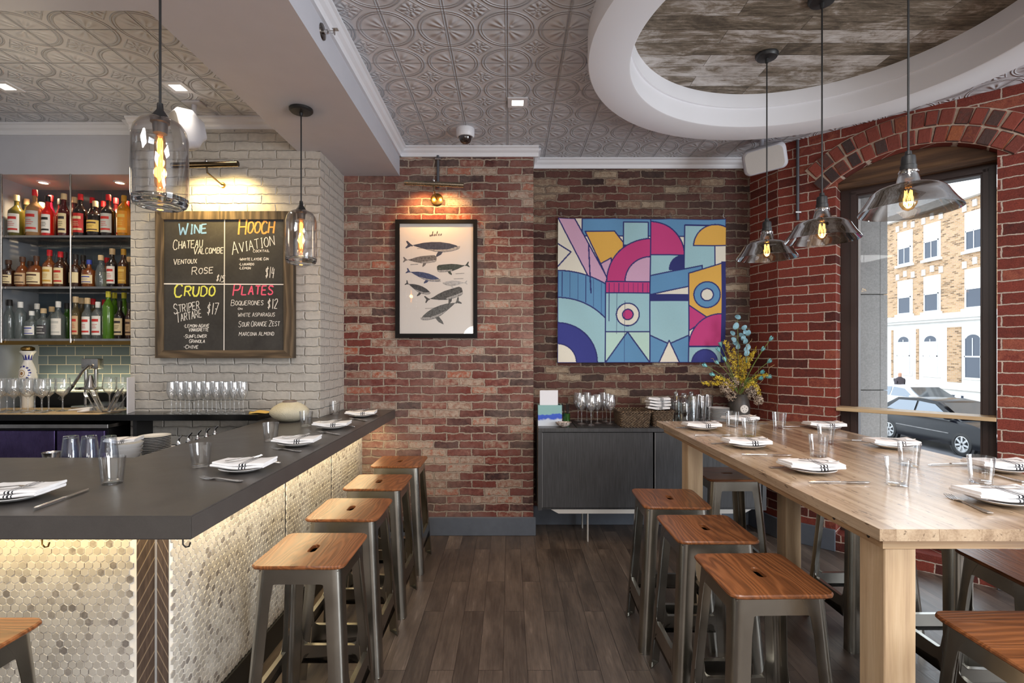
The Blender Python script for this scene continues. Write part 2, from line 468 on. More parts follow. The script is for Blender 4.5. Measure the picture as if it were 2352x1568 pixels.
M_brass = plain('antique_brass', c(150, 118, 66), .25, 1., var=.1)
M_counter = None
def counter_mat():
    t = NT('honed_grey_stone'); md = t.noise(t.pos(), 5., 5., .65); sp = t.noise(t.pos(), 260., 2., .6)
    col = t.ramp(md*.7+sp*.3, [(.3, c(66, 62, 60)), (.7, c(80, 76, 73))])
    return t.end(t.pbr(col, t.ramp(md, [(.3, .30), (.7, .38)]), 0., **{'Specular IOR Level': .5}))
M_counter = counter_mat()
def console_mat():
    t = NT('charcoal_oak_veneer'); x, y, z = t.xyz()
    f = t.noise(t.vec(x, y, z*.05), 110., 3., .6)
    col = t.ramp(f, [(.3, c(54, 54, 56)), (.7, c(74, 75, 78))])
    return t.end(t.pbr(col, .38, 0., t.bump(f, .0006)))
M_console = console_mat()
M_ceramic = plain('white_porcelain', c(228, 227, 226), .22, **{'Coat Weight': .3})
def cloth(name, stripes=True):
    t = NT(name); x, y, z = t.xyz()
    w = t.math('SINE', x*3000.)*t.math('SINE', y*3000.)
    g = t.noise(t.pos(), 18., 3.)
    col = t.ramp(g, [(.3, c(226, 224, 224)), (.7, c(238, 237, 238))])
    if stripes:
        A = t.math('ABSOLUTE', x-.022)
        m = t.math('LESS_THAN', A, .0033)
        m2 = t.math('LESS_THAN', t.math('ABSOLUTE', A-.0115), .0022)
        col = t.mix(t.math('MINIMUM', m+m2, 1.), col, c(26, 26, 34))
    return t.end(t.pbr(col, .9, 0., t.bump(g, .002)))
M_napkin = cloth('striped_cotton'); M_linen = cloth('plain_white_cotton', False)
M_glass = thin_glass('clear_glass', (.985, .988, .99, 1), .06, .9, rim=(.6, .62, .63, 1))
M_glass2 = thin_glass('blown_glass', (.95, .95, .955, 1), .06, .85, rim=(.55, .55, .56, 1))
M_smoke = thin_glass('smoked_mirror_glass', (.50, .485, .475, 1), .27, .7, rim=(.3, .3, .3, 1))
M_amber = thin_glass('amber_bulb_glass', (1., .80, .48, 1), .05, .5, rim=(.8, .38, .08, 1))
M_pane = thin_glass('window_glass', (.97, .99, 1, 1), .006, .08)
M_stemglass = thin_glass('stemware_glass', (.985, .988, .99, 1), .10, .9, .05, (.9, .92, .95, 1), rim=(.5, .52, .53, 1))
M_fil = emit('glowing_filament', (1, .42, .06, 1), 9)
M_fil2 = emit('bright_filament', (1, .62, .22, 1), 26)
M_lens = emit('lit_lamp_lens', (1, .93, .78, 1), 9)
M_lens_w = emit('warm_lamp_lens', (1, .80, .5, 1), 7)
M_board = None
def board_mat():
    t = NT('chalk_smeared_slate'); p = t.pos()
    a = t.noise(p, 3.2, 5., .6, .8); b = t.noise(p, 60., 3.)
    col = t.ramp(a*.8+b*.2, [(.35, c(40, 38, 37)), (.62, c(58, 56, 54)), (.8, c(84, 82, 80))])
    return t.end(t.pbr(col, .75, 0.))
M_board = board_mat()
def tilemat(name, bw, bh, mort, a, b, mc, rough=.12):
    t = NT(name); x, y, z = t.xyz()
    nd = t.t.nodes.new('ShaderNodeTexBrick'); nd.offset = .5
    for k, val in {'Vector': t.vec(x+y, z, 0.), 'Color1': a, 'Color2': b, 'Mortar': mc, 'Scale': 1., 'Mortar Size': mort, 'Mortar Smooth': .1, 'Brick Width': bw, 'Row Height': bh}.items():
        t.put(nd.inputs[k], val)
    return t.end(t.pbr(S(t, nd.outputs[0]), rough, 0., t.bump(1.-S(t, nd.outputs[1]), .002)))
M_tile = tilemat('grey_green_glass_tile', .145, .0725, .0025, c(94, 108, 116), c(106, 120, 128), c(200, 194, 178))
M_niche = tilemat('dusk_blue_tile', .145, .0725, .002, c(74, 86, 96), c(82, 94, 104), c(96, 106, 112), .2)

# ------------------------------------------------------------------ the setting
CEIL = 3.126
WY, RY = 4.17, 4.43                     # brick wall and the recessed brick wall
mb = MB(); mb.box(-3.9, 4.9, -2.6, 4.8, -.12, 0); struct(mb.build('floor', M_floor))
RC = Vector((1.563, 2.535, 0))
mb = MB(); q = .05; vid = {}
def vtx(i, j):
    if (i, j) not in vid:
        vid[(i, j)] = len(mb.v); mb.v.append((-3.9+i*q, -2.6+j*q, CEIL))
    return vid[(i, j)]
for i in range(176):
    for j in range(148):
        p = Vector((-3.9+(i+.5)*q, -2.6+(j+.5)*q, 0))
        if (p-RC).length > 1.05:
            mb.f.append((vtx(i, j), vtx(i, j+1), vtx(i+1, j+1), vtx(i+1, j))); mb.m.append(0)
struct(mb.build('ceiling', M_tin, fix=False))
XZ = Matrix.Rotation(PI/2, 4, 'X')       # lays a polygon drawn in (x, z) upright; its z runs to -y
def slab(mb, poly, y0, y1): mb.prism(poly, -y1, -y0, XZ)

# back walls
mb = MB(); mb.box(-1.337, .194, 0, .6, 0, 3.2); struct(mb.build('wall_back', M_brick_old, loc=(0, WY, 0)))
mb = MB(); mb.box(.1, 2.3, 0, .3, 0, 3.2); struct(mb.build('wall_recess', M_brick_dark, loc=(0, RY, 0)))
mb = MB(); mb.box(-2.68, -1.337, 3.65, 4.4, 0, 3.2); struct(mb.build('wall_pier', M_brick_white))
# niche behind the bar: tiled back, plain cheek and the plain wall above it
mb = MB(); mb.box(-3.9, -2.6, 4.118, 4.4, 0, 1.565); struct(mb.build('wall_splashback', M_tile))
mb = MB(); mb.box(-3.9, -2.6, 4.12, 4.4, 1.565, 3.2); struct(mb.build('wall_niche', M_niche))
mb = MB(); mb.box(-4.1, -3.76, -2.6, 4.4, 0, 3.2); struct(mb.build('wall_bar_side', M_niche if False else plain('grey_blue_paint', c(128, 132, 138), .6)))
mb = MB(); mb.box(-3.8, -2.66, 3.75, 4.2, 2.77, 3.2); struct(mb.build('wall_bulkhead', M_white))
mb = MB(); mb.box(-3.9, 4.9, -2.9, -2.6, 0, 3.2); struct(mb.build('wall_front', plain('warm_grey_paint', c(186, 180, 174), .6)))
# L-shaped dropped beam over the bar
mb = MB(); mb.prism([(-3.9, 1.25), (-.887, 1.25), (-.887, WY+.01), (-1.5, WY+.01), (-1.5, 2.138), (-3.9, 2.138)], 2.90, 3.14)
struct(mb.build('ceiling_beam', M_white))

# brick wall with the arched window, set at an angle; local x runs along the wall, local y out to the street
WO = Vector((2.14, 4.11, 0)); WA = math.atan2(-.692, .7218)
WM = Matrix.Translation(WO) @ Matrix.Rotation(WA, 4, 'Z')
T = .34; O0, O1, SPR, CRN = .396, 1.269, 2.75, 2.885
ARX, ARR = (O0+O1)/2, .773; ARZ = CRN-ARR; AH = math.asin((O1-O0)/2/ARR)
mb = MB()
OFFS = (0, 1.5)
xs = [0.0]
for o in OFFS: xs += [O0+o, O1+o]
xs.append(3.5)
for a, b in zip(xs[0::2], xs[1::2]): slab(mb, [(a, 0), (b, 0), (b, 3.2), (a, 3.2)], 0, T)
for o in OFFS:
    slab(mb, [(O0+o, 0), (O1+o, 0), (O1+o, .12), (O0+o, .12)], 0, T)
    cur = [(ARX+o+ARR*math.sin(w), ARZ+ARR*math.cos(w)) for w in [AH-2*AH*k/16 for k in range(17)]]
    slab(mb, cur+[(O0+o, 3.2), (O1+o, 3.2)], 0, T)
struct(mb.build('wall_window_side', M_brick_red, loc=WO, rz=WA))
e0 = WM @ Vector((3.5, 0, 0))
mb = MB(); mb.box(e0.x, e0.x+.3, -2.6, e0.y+.2, 0, .5); mb.box(e0.x, e0.x+.3, -2.6, e0.y+.2, 2.75, 3.2); mb.box(e0.x, e0.x+.3, e0.y-.5, e0.y+.2, .5, 2.75); mb.box(e0.x, e0.x+.3, -2.6, -1.7, .5, 2.75)
struct(mb.build('wall_street_side', M_brick_red))
d = Vector((2.14-2.064, 4.11-4.43, 0)); mb = MB(); mb.box(0, d.length, 0, .3, 0, 3.2)
struct(mb.build('wall_return', M_brick_red, loc=(2.064, 4.43, 0), rz=math.atan2(d.y, d.x)))
# window arch of two brick rings, brown timber infill, frame, pane
def arch_bricks():
    t = NT('arch_brick'); rr = t.n('ShaderNodeNewGeometry', out=8); sp = t.noise(t.pos(), 60., 4., .65)
    col = t.ramp(rr+(sp-.5)*.25, [(0., c(66, 52, 50)), (.15, c(84, 60, 54)), (.3, c(126, 62, 50)), (.6, c(142, 68, 54)), (.85, c(112, 56, 46)), (1., c(160, 92, 58))])
    return t.end(t.pbr(col, .85, 0., t.bump(sp, .004)))
M_arch = arch_bricks(); M_mortar = plain('lime_mortar', c(188, 168, 150), .95, var=.15, vs=60)
for n, o in enumerate(OFFS):
    mb = MB()
    A2 = AH+.10
    pts = [(ARX+o+r*math.sin(w), ARZ+r*math.cos(w)) for r, sg in ((ARR+.001, 1), (ARR+.222, -1)) for w in [sg*(-A2+2*A2*k/24) for k in range(25)]]
    slab(mb, [p for p in pts], -.004, .02)
    mb.mi = 1
    for r0 in (ARR+.003, ARR+.114):
        st = .081/(r0+.05); k0 = int(A2/st)
        for k in range(-k0, k0+1):
            w = k*st+(0 if r0 < ARR+.05 else st*.5)
            if abs(w) > A2-.01: continue
            M = Matrix.Translation((ARX+o, 0, ARZ)) @ Matrix.Rotation(w+rnd.uniform(-.008, .008), 4, 'Y')
            mb.box(-.036+rnd.uniform(-.003, .003), .036, -.011-rnd.uniform(0, .006), .02, r0, r0+.102+rnd.uniform(-.004, .003), M, bev=.006, seg=1)
    struct(mb.build('trim_%d' % (n+1), [M_mortar, M_arch], loc=WO, rz=WA))
    mb = MB()
    cur = [(ARX+o+(ARR-.002)*math.sin(w), ARZ+(ARR-.002)*math.cos(w)) for w in [AH-2*AH*k/16 for k in range(17)]]
    slab(mb, cur+[(O0+o+.002, 2.715), (O1+o-.002, 2.715)], .085, .20)
    slab(mb, [(O0+o, 2.705), (O1+o, 2.705), (O1+o, 2.735), (O0+o, 2.735)], .065, .2)
    struct(mb.build('lintel', M_lintel, loc=WO, rz=WA))
    mb = MB(); G0, G1, GZ0, GZ1 = .512+o, 1.187+o, .2, 2.645
    for x0, x1, z0, z1 in ((O0+o+.004, G0, .12, 2.71), (G1, O1+o-.004, .12, 2.71), (G0, G1, .12, GZ0), (G0, G1, GZ1, 2.71)):
        slab(mb, [(x0, z0), (x1, z0), (x1, z1), (x0, z1)], .15, .235)
    for x0, x1, z0, z1 in ((G0-.045, G0-.012, GZ0, GZ1+.03), (G1+.012, G1+.04, GZ0, GZ1+.03), (G0-.045, G1+.04, GZ1+.012, GZ1+.04)):
        slab(mb, [(x0, z0), (x1, z0), (x1, z1), (x0, z1)], .135, .15)
    w = mb.build('window_%d' % (n+1), plain('dark_brown_frame', c(58, 42, 38), .4) if n == 0 else bpy.data.materials['dark_brown_frame'], loc=WO, rz=WA); struct(w)
    mb = MB(); mb.box(G0, G1, .19, .196, GZ0, GZ1)
    mb.build('window_pane', M_pane, w)
# round white ring with the plank ceiling above it
mb = MB()
mb.lathe([(1.165, 3.14), (1.165, 3.002), (1.160, 2.996), (.950, 2.996), (.945, 3.0), (.945, 3.122), (.934, 3.124), (.934, 3.23), (1.0, 3.23), (1.0, 3.14)], 160, Matrix.Translation(RC))
struct(mb.build('trim_ring', M_trim, ang=50))
mb = MB(); mb.lathe([(0, 0), (.99, 0), (.99, .03), (0, .03)], 96); struct(mb.build('ceiling_planks', M_reclaimed, loc=(RC.x, RC.y, 3.213)))
# crown mouldings and baseboards
def crown(name, p0, p1, nrm, z=CEIL, k=1., low=0.):
    p0 = Vector(p0+(0,)); p1 = Vector(p1+(0,)); n = Vector(nrm+(0,)); d = (p1-p0)
    L = d.length; d.normalize()
    prof = [(0, 0), (.062, 0), (.062, -.012), (.050, -.018), (.040, -.034), (.022, -.046), (.016, -.058), (.016, -.074), (0, -.074)]
    mb = MB(); m = len(prof)
    vs = [tuple(p+n*a*k+Vector((0, 0, z+b*k-.001))) for p in (p0, p1) for a, b in prof]
    mb.add(vs, [(i, (i+1) % m, m+(i+1) % m, m+i) for i in range(m)]+[tuple(range(m)), tuple(range(m, 2*m))[::-1]])
    return struct(mb.build(name, M_trim, ang=20))
crown('trim_3', (-.887, WY), (.235, WY), (0, -1)); crown('trim_4', (.194, RY), (2.07, RY), (0, -1), k=1.05)
crown('trim_5', (.194, WY), (.194, RY), (1, 0)); crown('trim_6', (-.887, 1.25), (-.887, WY), (1, 0))
crown('trim_7', (-3.8, 3.75), (-2.68, 3.75), (0, -1)); crown('trim_8', (-2.68, 3.65), (-1.5, 3.65), (0, -1))
crown('trim_9', (-2.68, 3.65), (-2.68, 3.75), (-1, 0))
def board(name, p0, p1, h, t=.02, z=0):
    p0 = Vector(p0+(0,)); p1 = Vector(p1+(0,)); d = p1-p0
    mb = MB(); mb.box(0, d.length, -t, 0, z, h, bev=.003, seg=1)
    struct(mb.build(name, M_grey_trim, loc=p0, rz=math.atan2(d.y, d.x)))
board('baseboard_back', (-1.18, WY), (.213, WY), .148); board('baseboard_recess', (.2, RY), (2.05, RY), .16)
board('baseboard_return', (2.064, 4.41), (2.14, 4.09), .16); 
a = WM @ Vector((0, 0, 0)); b = WM @ Vector((O0, 0, 0)); board('baseboard_window_side', (a.x, a.y), (b.x, b.y), .16)
a = WM @ Vector((O1, 0, 0)); b = WM @ Vector((O1+.62, 0, 0)); board('baseboard_street_side', (a.x, a.y), (b.x, b.y), .16)

# ------------------------------------------------------------------ the bar
CZ = 1.014
mb = MB()
mb.prism([(-3.0, 1.495), (-.922, 1.495), (-.922, WY-.004), (-1.333, WY-.004), (-1.333, 3.646), (-1.680, 3.646), (-1.680, 2.31), (-3.0, 2.31)], .945, CZ)
me = bpy.data.meshes.new('x'); me.from_pydata(mb.v, [], mb.f); bm = bmesh.new(); bm.from_mesh(me)
bmesh.ops.bevel(bm, geom=bm.edges[:], offset=.0035, segments=2, affect='EDGES'); bm.verts.index_update()
mb = MB(); mb.add([v.co[:] for v in bm.verts], [[v.index for v in f.verts] for f in bm.faces]); bm.free()
tag(mb.build('countertop', M_counter), 'thick grey stone countertop of the bar turning a corner', 'countertop')

PX, PY = -1.186, 1.731                    # faces of the bar front
def hexes(mb, w, h):
    pw = .0275; ph = pw*.866; R = .0128/.866
    for j in range(int(h/ph)+1):
        for i in range(int(w/pw)+1):
            x = (i+.5*(j % 2))*pw+.004; z = j*ph+.012
            if x < .009 or x > w-.010 or z > h-.012: continue
            o = [(x+R*math.cos(PI/6+k*PI/3), z+R*math.sin(PI/6+k*PI/3)) for k in range(6)]
            n = [(x+(R-.0016)*math.cos(PI/6+k*PI/3), z+(R-.0016)*math.sin(PI/6+k*PI/3)) for k in range(6)]
            mb.add([(p, 0, r) for p, r in o]+[(p, -.0028, r) for p, r in n], [(6, 7, 8, 9, 10, 11)]+[(k, (k+1) % 6, 6+(k+1) % 6, 6+k) for k in range(6)])
bar = thing('tiled_bar', 'bar front clad in small marble hexagons below the grey countertop', 'bar', (PX, PY, 0))
mb = MB(); mb.box(-1.8, -.07, .012, .5, .0, .94); mb.box(-.487, -.012, .07, 3.64-PY, 0, .94); mb.box(-.145, -.012, 3.64-PY, WY-PY-.01, 0, .94); mb.build('carcass', M_black, bar)
def panel(loc, w, h, z0, rz):
    mb = MB(); mb.box(0, w, 0, .010, 0, h); mb.mi = 1; hexes(mb, w, h)
    mb.build('tile_panel', [M_grout, M_hex], bar, loc=(loc[0], loc[1], z0), rz=rz, ang=15)
panel((-1.30, 0), 1.235, .942, .0, 0)
y0 = .068
for y1 in (1.0, 1.703, WY-PY-.012):
    panel((0, y0), y1-y0-.007, .815, .128, PI/2); y0 = y1
for y_ in (1.0, 1.703):
    mb = MB(); mb.box(-.01, .0025, y_-.0068, y_-.0002, .128, .943); mb.build('panel_joint', M_black, bar)
mb = MB(); mb.box(-.006, .012, .064, WY-PY-.012, 0, .125); mb.build('kick_board', M_black, bar)
mb = MB(); mb.box(-.064, 0, 0, .064, 0, .944)
def chev():
    t = NT('chevron_carved_oak'); x, y, z = t.xyz()
    s = t.math('FRACT', ((x*-1.+y)*1.9+z)/.052)
    g = t.gauss(s-.5, .06)
    f = t.noise(t.vec(x, y, z*.1), 120., 3.)
    col = t.mix(g*.8, t.ramp(f, [(.3, c(64, 52, 46)), (.7, c(92, 76, 66))]), c(172, 150, 126))
    return t.end(t.pbr(col, .5, 0., t.bump(g, .002)))
mb.build('corner_post', chev(), bar)['label'] = 'dark corner post carved with slanting lines'
mb = MB(); mb.box(-.003, .0015, -.0015, .003, 0, .944); mb.build('corner_bead', plain('pale_metal_bead', c(214, 214, 216), .3, .6), bar)
# coat hook hidden under the counter edge
for i, p in enumerate((on(405, 1243, .945), on(75, 1243, .945))):
    hk = thing('bag_hook', ['small black bag hook under the corner of the countertop', 'small brass bag hook under the front edge of the countertop'][i], 'hook', (p.x, p.y+.03, .945))
    mb = MB(); mb.tube([(0, 0, 0), (0, 0, -.02), (.008, 0, -.028), (.018, 0, -.026), (.022, 0, -.014)], .0022, 6); mb.build('hook_wire', M_black if i == 0 else M_brass, hk)

# ------------------------------------------------------------------ stools
SZ = .717
def seat_mb():
    mb = MB(); N = 72; hx, hy, r = .170, .172, .032; L = []
    for k in range(N):
        w = 2*PI*(k+.5)/N; cx_, sy_ = math.cos(w), math.sin(w)
        # rounded square along a ray
        lo, hi = 0, .3
        for _ in range(30):
            m = (lo+hi)/2; X, Y = abs(m*cx_), abs(m*sy_)
            dx, dy = max(X-(hx-r), 0), max(Y-(hy-r), 0)
            ins = (X <= hx and Y <= hy) and (dx*dx+dy*dy <= r*r)
            lo, hi = (m, hi) if ins else (lo, m)
        R = lo
        lo, hi = 0, .1
        for _ in range(30):
            m = (lo+hi)/2; X, Y = abs(m*cx_), abs(m*sy_)
            ins = X*X+max(Y-.024, 0)**2 <= .0145**2
            lo, hi = (m, hi) if ins else (lo, m)
        L.append((cx_, sy_, R, lo))
    prof = lambda a: [(a[2]-.004, 0.), (a[2], .004), (a[2], .010), (a[2]-.004, .014), (a[3]+.002, .014), (a[3], .012), (a[3], .0)]
    vs = []; m = 7
    for a in L: vs += [(a[0]*q_, a[1]*q_, SZ-.014+z_) for q_, z_ in prof(a)]
    fs = [(k*m+i, ((k+1) % N)*m+i, ((k+1) % N)*m+(i+1) % m, k*m+(i+1) % m) for k in range(N) for i in range(m)]
    return mb.add(vs, fs)
TOPW, BOTX, BOTY, TZ = .150, .196, .205, .702
def corner(z): k = 1-z/TZ; return TOPW+(BOTX-TOPW)*k, TOPW+(BOTY-TOPW)*k
def leg_mb(sx, sy):
    mb = MB(); zs = [0, .06, .3, .58, .64, .67, TZ]; r = .030; vs = []; cnt = None
    for z in zs:
        X, Y = corner(z); w = .054+.006*z
        if z > .6: w += .03*((z-.6)/.1)**2
        out = [(X-w, Y)]+[(X-r+r*math.sin(a), Y-r+r*math.cos(a)) for a in [PI/2*k/6 for k in range(7)]]+[(X, Y-w)]
        t = .003; rin = r-t
        inn = [(X-t, Y-w)]+[(X-r+rin*math.sin(a), Y-r+rin*math.cos(a)) for a in [PI/2*(6-k)/6 for k in range(7)]]+[(X-w, Y-t)]
        p = out+inn; cnt = len(p)
        vs += [(x*sx, y*sy, z) for x, y in p]
    fs = [(i*cnt+k, i*cnt+(k+1) % cnt, (i+1)*cnt+(k+1) % cnt, (i+1)*cnt+k) for i in range(len(zs)-1) for k in range(cnt)]
    mb.add(vs, fs+[tuple(range(cnt)), tuple((len(zs)-1)*cnt+k for k in range(cnt))])
    X, Y = corner(0)
    tri = [(X-.004, Y-.004), (X-.05, Y-.004), (X-.004, Y-.05)]
    if sx*sy < 0: tri = tri[::-1]
    return mb.prism([(x*sx, y*sy) for x, y in tri], 0, .003)
def side_plate(mb, poly, side, z_ref, inset):
    """poly in (u, z): a plate on one side of the tapering frame"""
    for k in (0, 1):
        pass
    def P(u, z, dep):
        X, Y = corner(z)
        if side in (0, 2): s = 1 if side == 0 else -1; return (u*(X/TOPW), s*(Y-dep), z)
        s = 1 if side == 1 else -1; return (s*(X-dep), u*(Y/TOPW), z)
    n = len(poly); vs = [P(u, z, inset) for u, z in poly]+[P(u, z, inset+.003) for u, z in poly]
    mb.add(vs, [tuple(range(n)), tuple(range(n, 2*n))[::-1]]+[(k, (k+1) % n, n+(k+1) % n, n+k) for k in range(n)])
def make_stool(label):
    st = thing('bar_stool', label, 'bar stool')
    seat_mb().build('seat', M_seat, st)
    ap = MB(); fr = MB()
    e = TOPW-.05; g = .022
    for sd in range(4):
        # apron: straight top, lower edge rounded down into the legs
        poly = [(-e-.005, TZ), (-e-.005, .60)]+[(-e+g-g*math.cos(a), .622+g*math.sin(a)-.0) for a in [PI/2*k/5 for k in range(6)]]+\
               [(e-g+g*math.sin(a), .622+g*math.cos(a)) for a in [PI/2*k/5 for k in range(6)]]+[(e+.005, .60), (e+.005, TZ)]
        side_plate(ap, poly, sd, .65, .0006)
        e2 = e-.004
        poly = [(-e2-.006, .30)]+[(-e2+g-g*math.cos(a), .262-g*math.sin(a)+.0) for a in [PI/2*k/5 for k in range(6)]]+\
               [(e2-g+g*math.sin(a), .262-g*math.cos(a)) for a in [PI/2*k/5 for k in range(6)]]+[(e2+.006, .30), (e2+.006, .15)]+\
               [(e2-g+g*math.sin(a), .172+g*math.cos(a)) for a in [PI/2*k/5 for k in range(6)]]+[(-e2+g-g*math.cos(a), .172+g*math.sin(a)) for a in [PI/2*k/5 for k in range(6)]]+[(-e2-.006, .15)]
        side_plate(fr, poly, sd, .2, .0006)
        X, Y = corner(.24); s = 1 if sd < 2 else -1
        if sd in (0, 2): s = 1 if sd == 0 else -1; y0_, y1_ = sorted((s*(Y-.002), s*(Y-.02))); fr.box(-X+.07, X-.07, y0_, y1_, .2375, .2405)
        else: s = 1 if sd == 1 else -1; x0_, x1_ = sorted((s*(X-.002), s*(X-.02))); fr.box(x0_, x1_, -Y+.07, Y-.07, .2375, .2405)
    ap.box(-.145, .145, -.145, .145, .688, .691)
    ap.build('apron', M_steel_stool, st); fr.build('footrest', M_steel_stool, st)
    for sx in (-1, 1):
        for sy in (-1, 1): leg_mb(sx, sy).build('leg', M_steel_stool, st)
    return st
GB, GT = 'oak and steel stools along the bar', 'oak and steel stools around the tall table'
stool0 = make_stool('oak and steel stool beside the bar, nearest of its row to the camera')
stool0.location = (-.768, 2.027, 0); stool0['group'] = GB
for loc, rz, lab, g in (
    ((-.778, 2.541, 0), .0, 'oak and steel stool at the marble bar, second of its row from the camera', GB),
    ((-.772, 3.06, 0), PI, 'oak and steel stool at the marble bar, second of its row from the brick wall', GB),
    ((-.766, 3.62, 0), 0, 'oak and steel stool standing nearest to the brick wall with the whale print', GB),
    ((-1.517, 1.335, 0), PI/2, 'oak and steel stool in front of the short end of the bar, mostly cut off', GB),
    ((.872, 1.808, 0), .02, 'reddish oak stool beside the tall table, nearest of its aisle row to the camera', GT),
    ((.858, 2.268, 0), 0, 'oak stool beside the tall table, middle one of the row along the aisle', GT),
    ((.845, 2.725, 0), -.04, 'oak stool beside the tall table, nearest of its aisle row to the grey sideboard', GT),
    ((1.372, 3.262, 0), PI/2, 'oak stool under the far end of the table, close to the grey sideboard', GT),
    ((1.872, 2.74, 0), PI, 'stool on the window side of the table, farthest from the camera', GT),
    ((1.99, 2.285, 0), PI, 'stool on the window side of the table, middle one with hidden seat', GT),
    ((1.90, 1.855, 0), -.09, 'oak stool on the window side of the table, nearest of that side to the camera', GT),
    ((1.428, 1.374, 0), PI/2, 'oak stool tucked in at the near end of the table, seat cut by the frame', GT)):
    dup(stool0, loc, rz, lab, g)

# ------------------------------------------------------------------ the tall table
tb = thing('dining_table', 'tall pale ash communal table with a glossy plank top', 'table', (1.5, 2.43, 0))
X0, X1, Y0, Y1 = .995-1.5, 2.0-1.5, 1.386-2.43, 3.483-2.43
mb = MB(); mb.prism([(X0, Y0), (X1, Y0), (X1, Y1-.07), (X1-.07, Y1), (X0, Y1)], .982, CZ)
mb.build('tabletop', M_top, tb)
e = .030
for ya in (Y0+e, Y1-e-.06):
    mb = MB(); mb.box(X0+e, X1-e, ya, ya+.03, .95, .982); mb.build('end_rail', M_ashx, tb)
M_ashy = wood('pale_ash_side_rail', [c(146, 116, 88), c(178, 146, 110), c(196, 168, 132)], 1, 16., .5, .35)
for xa in (X0+e, X1-e-.03):
    mb = MB(); mb.box(xa, xa+.03, Y0+e+.03, Y1-e-.06, .95, .982); mb.build('side_rail', M_ashy, tb)
for lx in (1.032, 1.60):
    for ly in (1.42, 2.985):
        mb = MB(); mb.box(0, .088, 0, .102, 0, .95, bev=.003, seg=1); mb.build('leg', M_ash, tb, loc=(lx-1.5+(.08 if lx > 1.5 and ly < 2 else 0), ly-2.43, 0))
for q_ in (on(1925, 1182, .975).y-2.43, on(2003, 1222, .975).y-2.43):
    mb = MB(); mb.cyl((X0+.0295, q_, .966), (X0+.032, q_, .966), .007, 10); mb.build('bolt_hole', M_black, tb)
# ledge board across the window
mb = MB(); mb.box(O0+.004, O1-.004, -.012, .16, 1.045, 1.07, bev=.002, seg=1)
tag(mb.build('window_ledge', M_shelfwood, loc=WO, rz=WA), 'narrow pale pine ledge board across the arched window', 'shelf')

# ------------------------------------------------------------------ hand lettering: strokes on a 4 x 6 grid
GL = {'A': '0,0 2,6 4,0|.8,2.2 3.2,2.2', 'B': '0,0 0,6 2.6,6 3.5,5.3 3.4,3.9 2.4,3.2 0,3.2|2.4,3.2 3.9,2.4 3.8,.8 2.6,0 0,0', 'C': '3.8,5 2.8,6 1.2,6 .1,4.4 .1,1.6 1.2,0 2.9,0 3.9,1',
 'D': '0,0 0,6 2,6 3.7,4.6 3.8,1.6 2.2,0 0,0', 'E': '3.7,6 0,6 0,0 3.8,0|0,3.1 3,3.1', 'F': '3.7,6 0,6 0,0|0,3.1 3,3.1', 'G': '3.8,5 2.8,6 1.2,6 .1,4.4 .1,1.6 1.2,0 3,0 3.9,1.2 3.9,2.6 2.4,2.6',
 'H': '0,0 0,6|4,0 4,6|0,3 4,3', 'I': '2,0 2,6|.8,6 3.2,6|.8,0 3.2,0', 'J': '3.4,6 3.4,1.2 2.4,0 .8,.2 .2,1.4', 'K': '0,0 0,6|3.7,6 0,2.6|1.2,3.6 3.9,0', 'L': '0,6 0,0 3.6,0',
 'M': '0,0 .4,6 2,2.4 3.6,6 4,0', 'N': '0,0 0,6 4,0 4,6', 'O': '2,6 .6,5.2 0,3 .6,.8 2,0 3.4,.8 4,3 3.4,5.2 2,6', 'P': '0,0 0,6 2.8,6 3.8,5.2 3.7,3.6 2.6,2.8 0,2.8', 'Q': '2,6 .6,5.2 0,3 .6,.8 2,0 3.4,.8 4,3 3.4,5.2 2,6|2.6,1.6 4.3,-.6',
 'R': '0,0 0,6 2.8,6 3.7,5.2 3.6,3.7 2.4,3 0,3|2,3 4,0', 'S': '3.7,5 2.8,6 1,6 .2,5 .6,3.7 3,2.6 3.8,1.4 3,.1 1,0 .1,1', 'T': '0,6 4,6|2,6 2,0', 'U': '0,6 .1,1.6 1.2,0 2.8,0 3.9,1.6 4,6', 'V': '0,6 2,0 4,6',
 'W': '0,6 .9,0 2,4 3.1,0 4,6', 'X': '0,6 4,0|4,6 0,0', 'Y': '0,6 2,3 4,6|2,3 2,0', 'Z': '0,6 4,6 0,0 4,0', '-': '.6,3 3.2,3', '$': '3.4,4.8 2.4,5.4 1,5 .8,3.8 3,2.6 3,1.2 1.8,.6 .4,1.2|2,6.4 2,-.4', '1': '2,6 2,0', '2': '.2,4.8 1.2,6 3,6 3.7,4.6 .1,0 4,0',
 '4': '1,6 .4,2.4 4,2.4|3,5 3,-.4', '5': '3.6,6 .6,6 .5,3.6 2.6,3.8 3.7,2.4 3,.4 .4,0', '7': '.2,6 4,6 1.6,0|1,3 3.4,3',
 'w': '0,2.6 .5,.2 1.6,0 2,1.8 2.2,.3 3.2,0 3.8,2.4 4.6,2.2', 'h': '-.4,0 1.6,4 1.4,6.6 .6,6 .6,0 1.4,2.4 2.4,2.2 2.6,.4 4,.6', 'a': '3.2,2.4 1.2,2.6 .2,1 1.2,0 2.6,1 3.2,2.4 3,.4 4.2,.6', 'l': '0,.6 2.2,4.4 1.8,6.6 1,5 1.2,.6 2.4,.2', 'e': '0,1 2.2,1.6 2,2.6 .8,2.4 .6,.4 2.4,0 3.4,.8', 's': '0,.6 1.8,2.8 2.4,.8 1,0 .2,.6'}
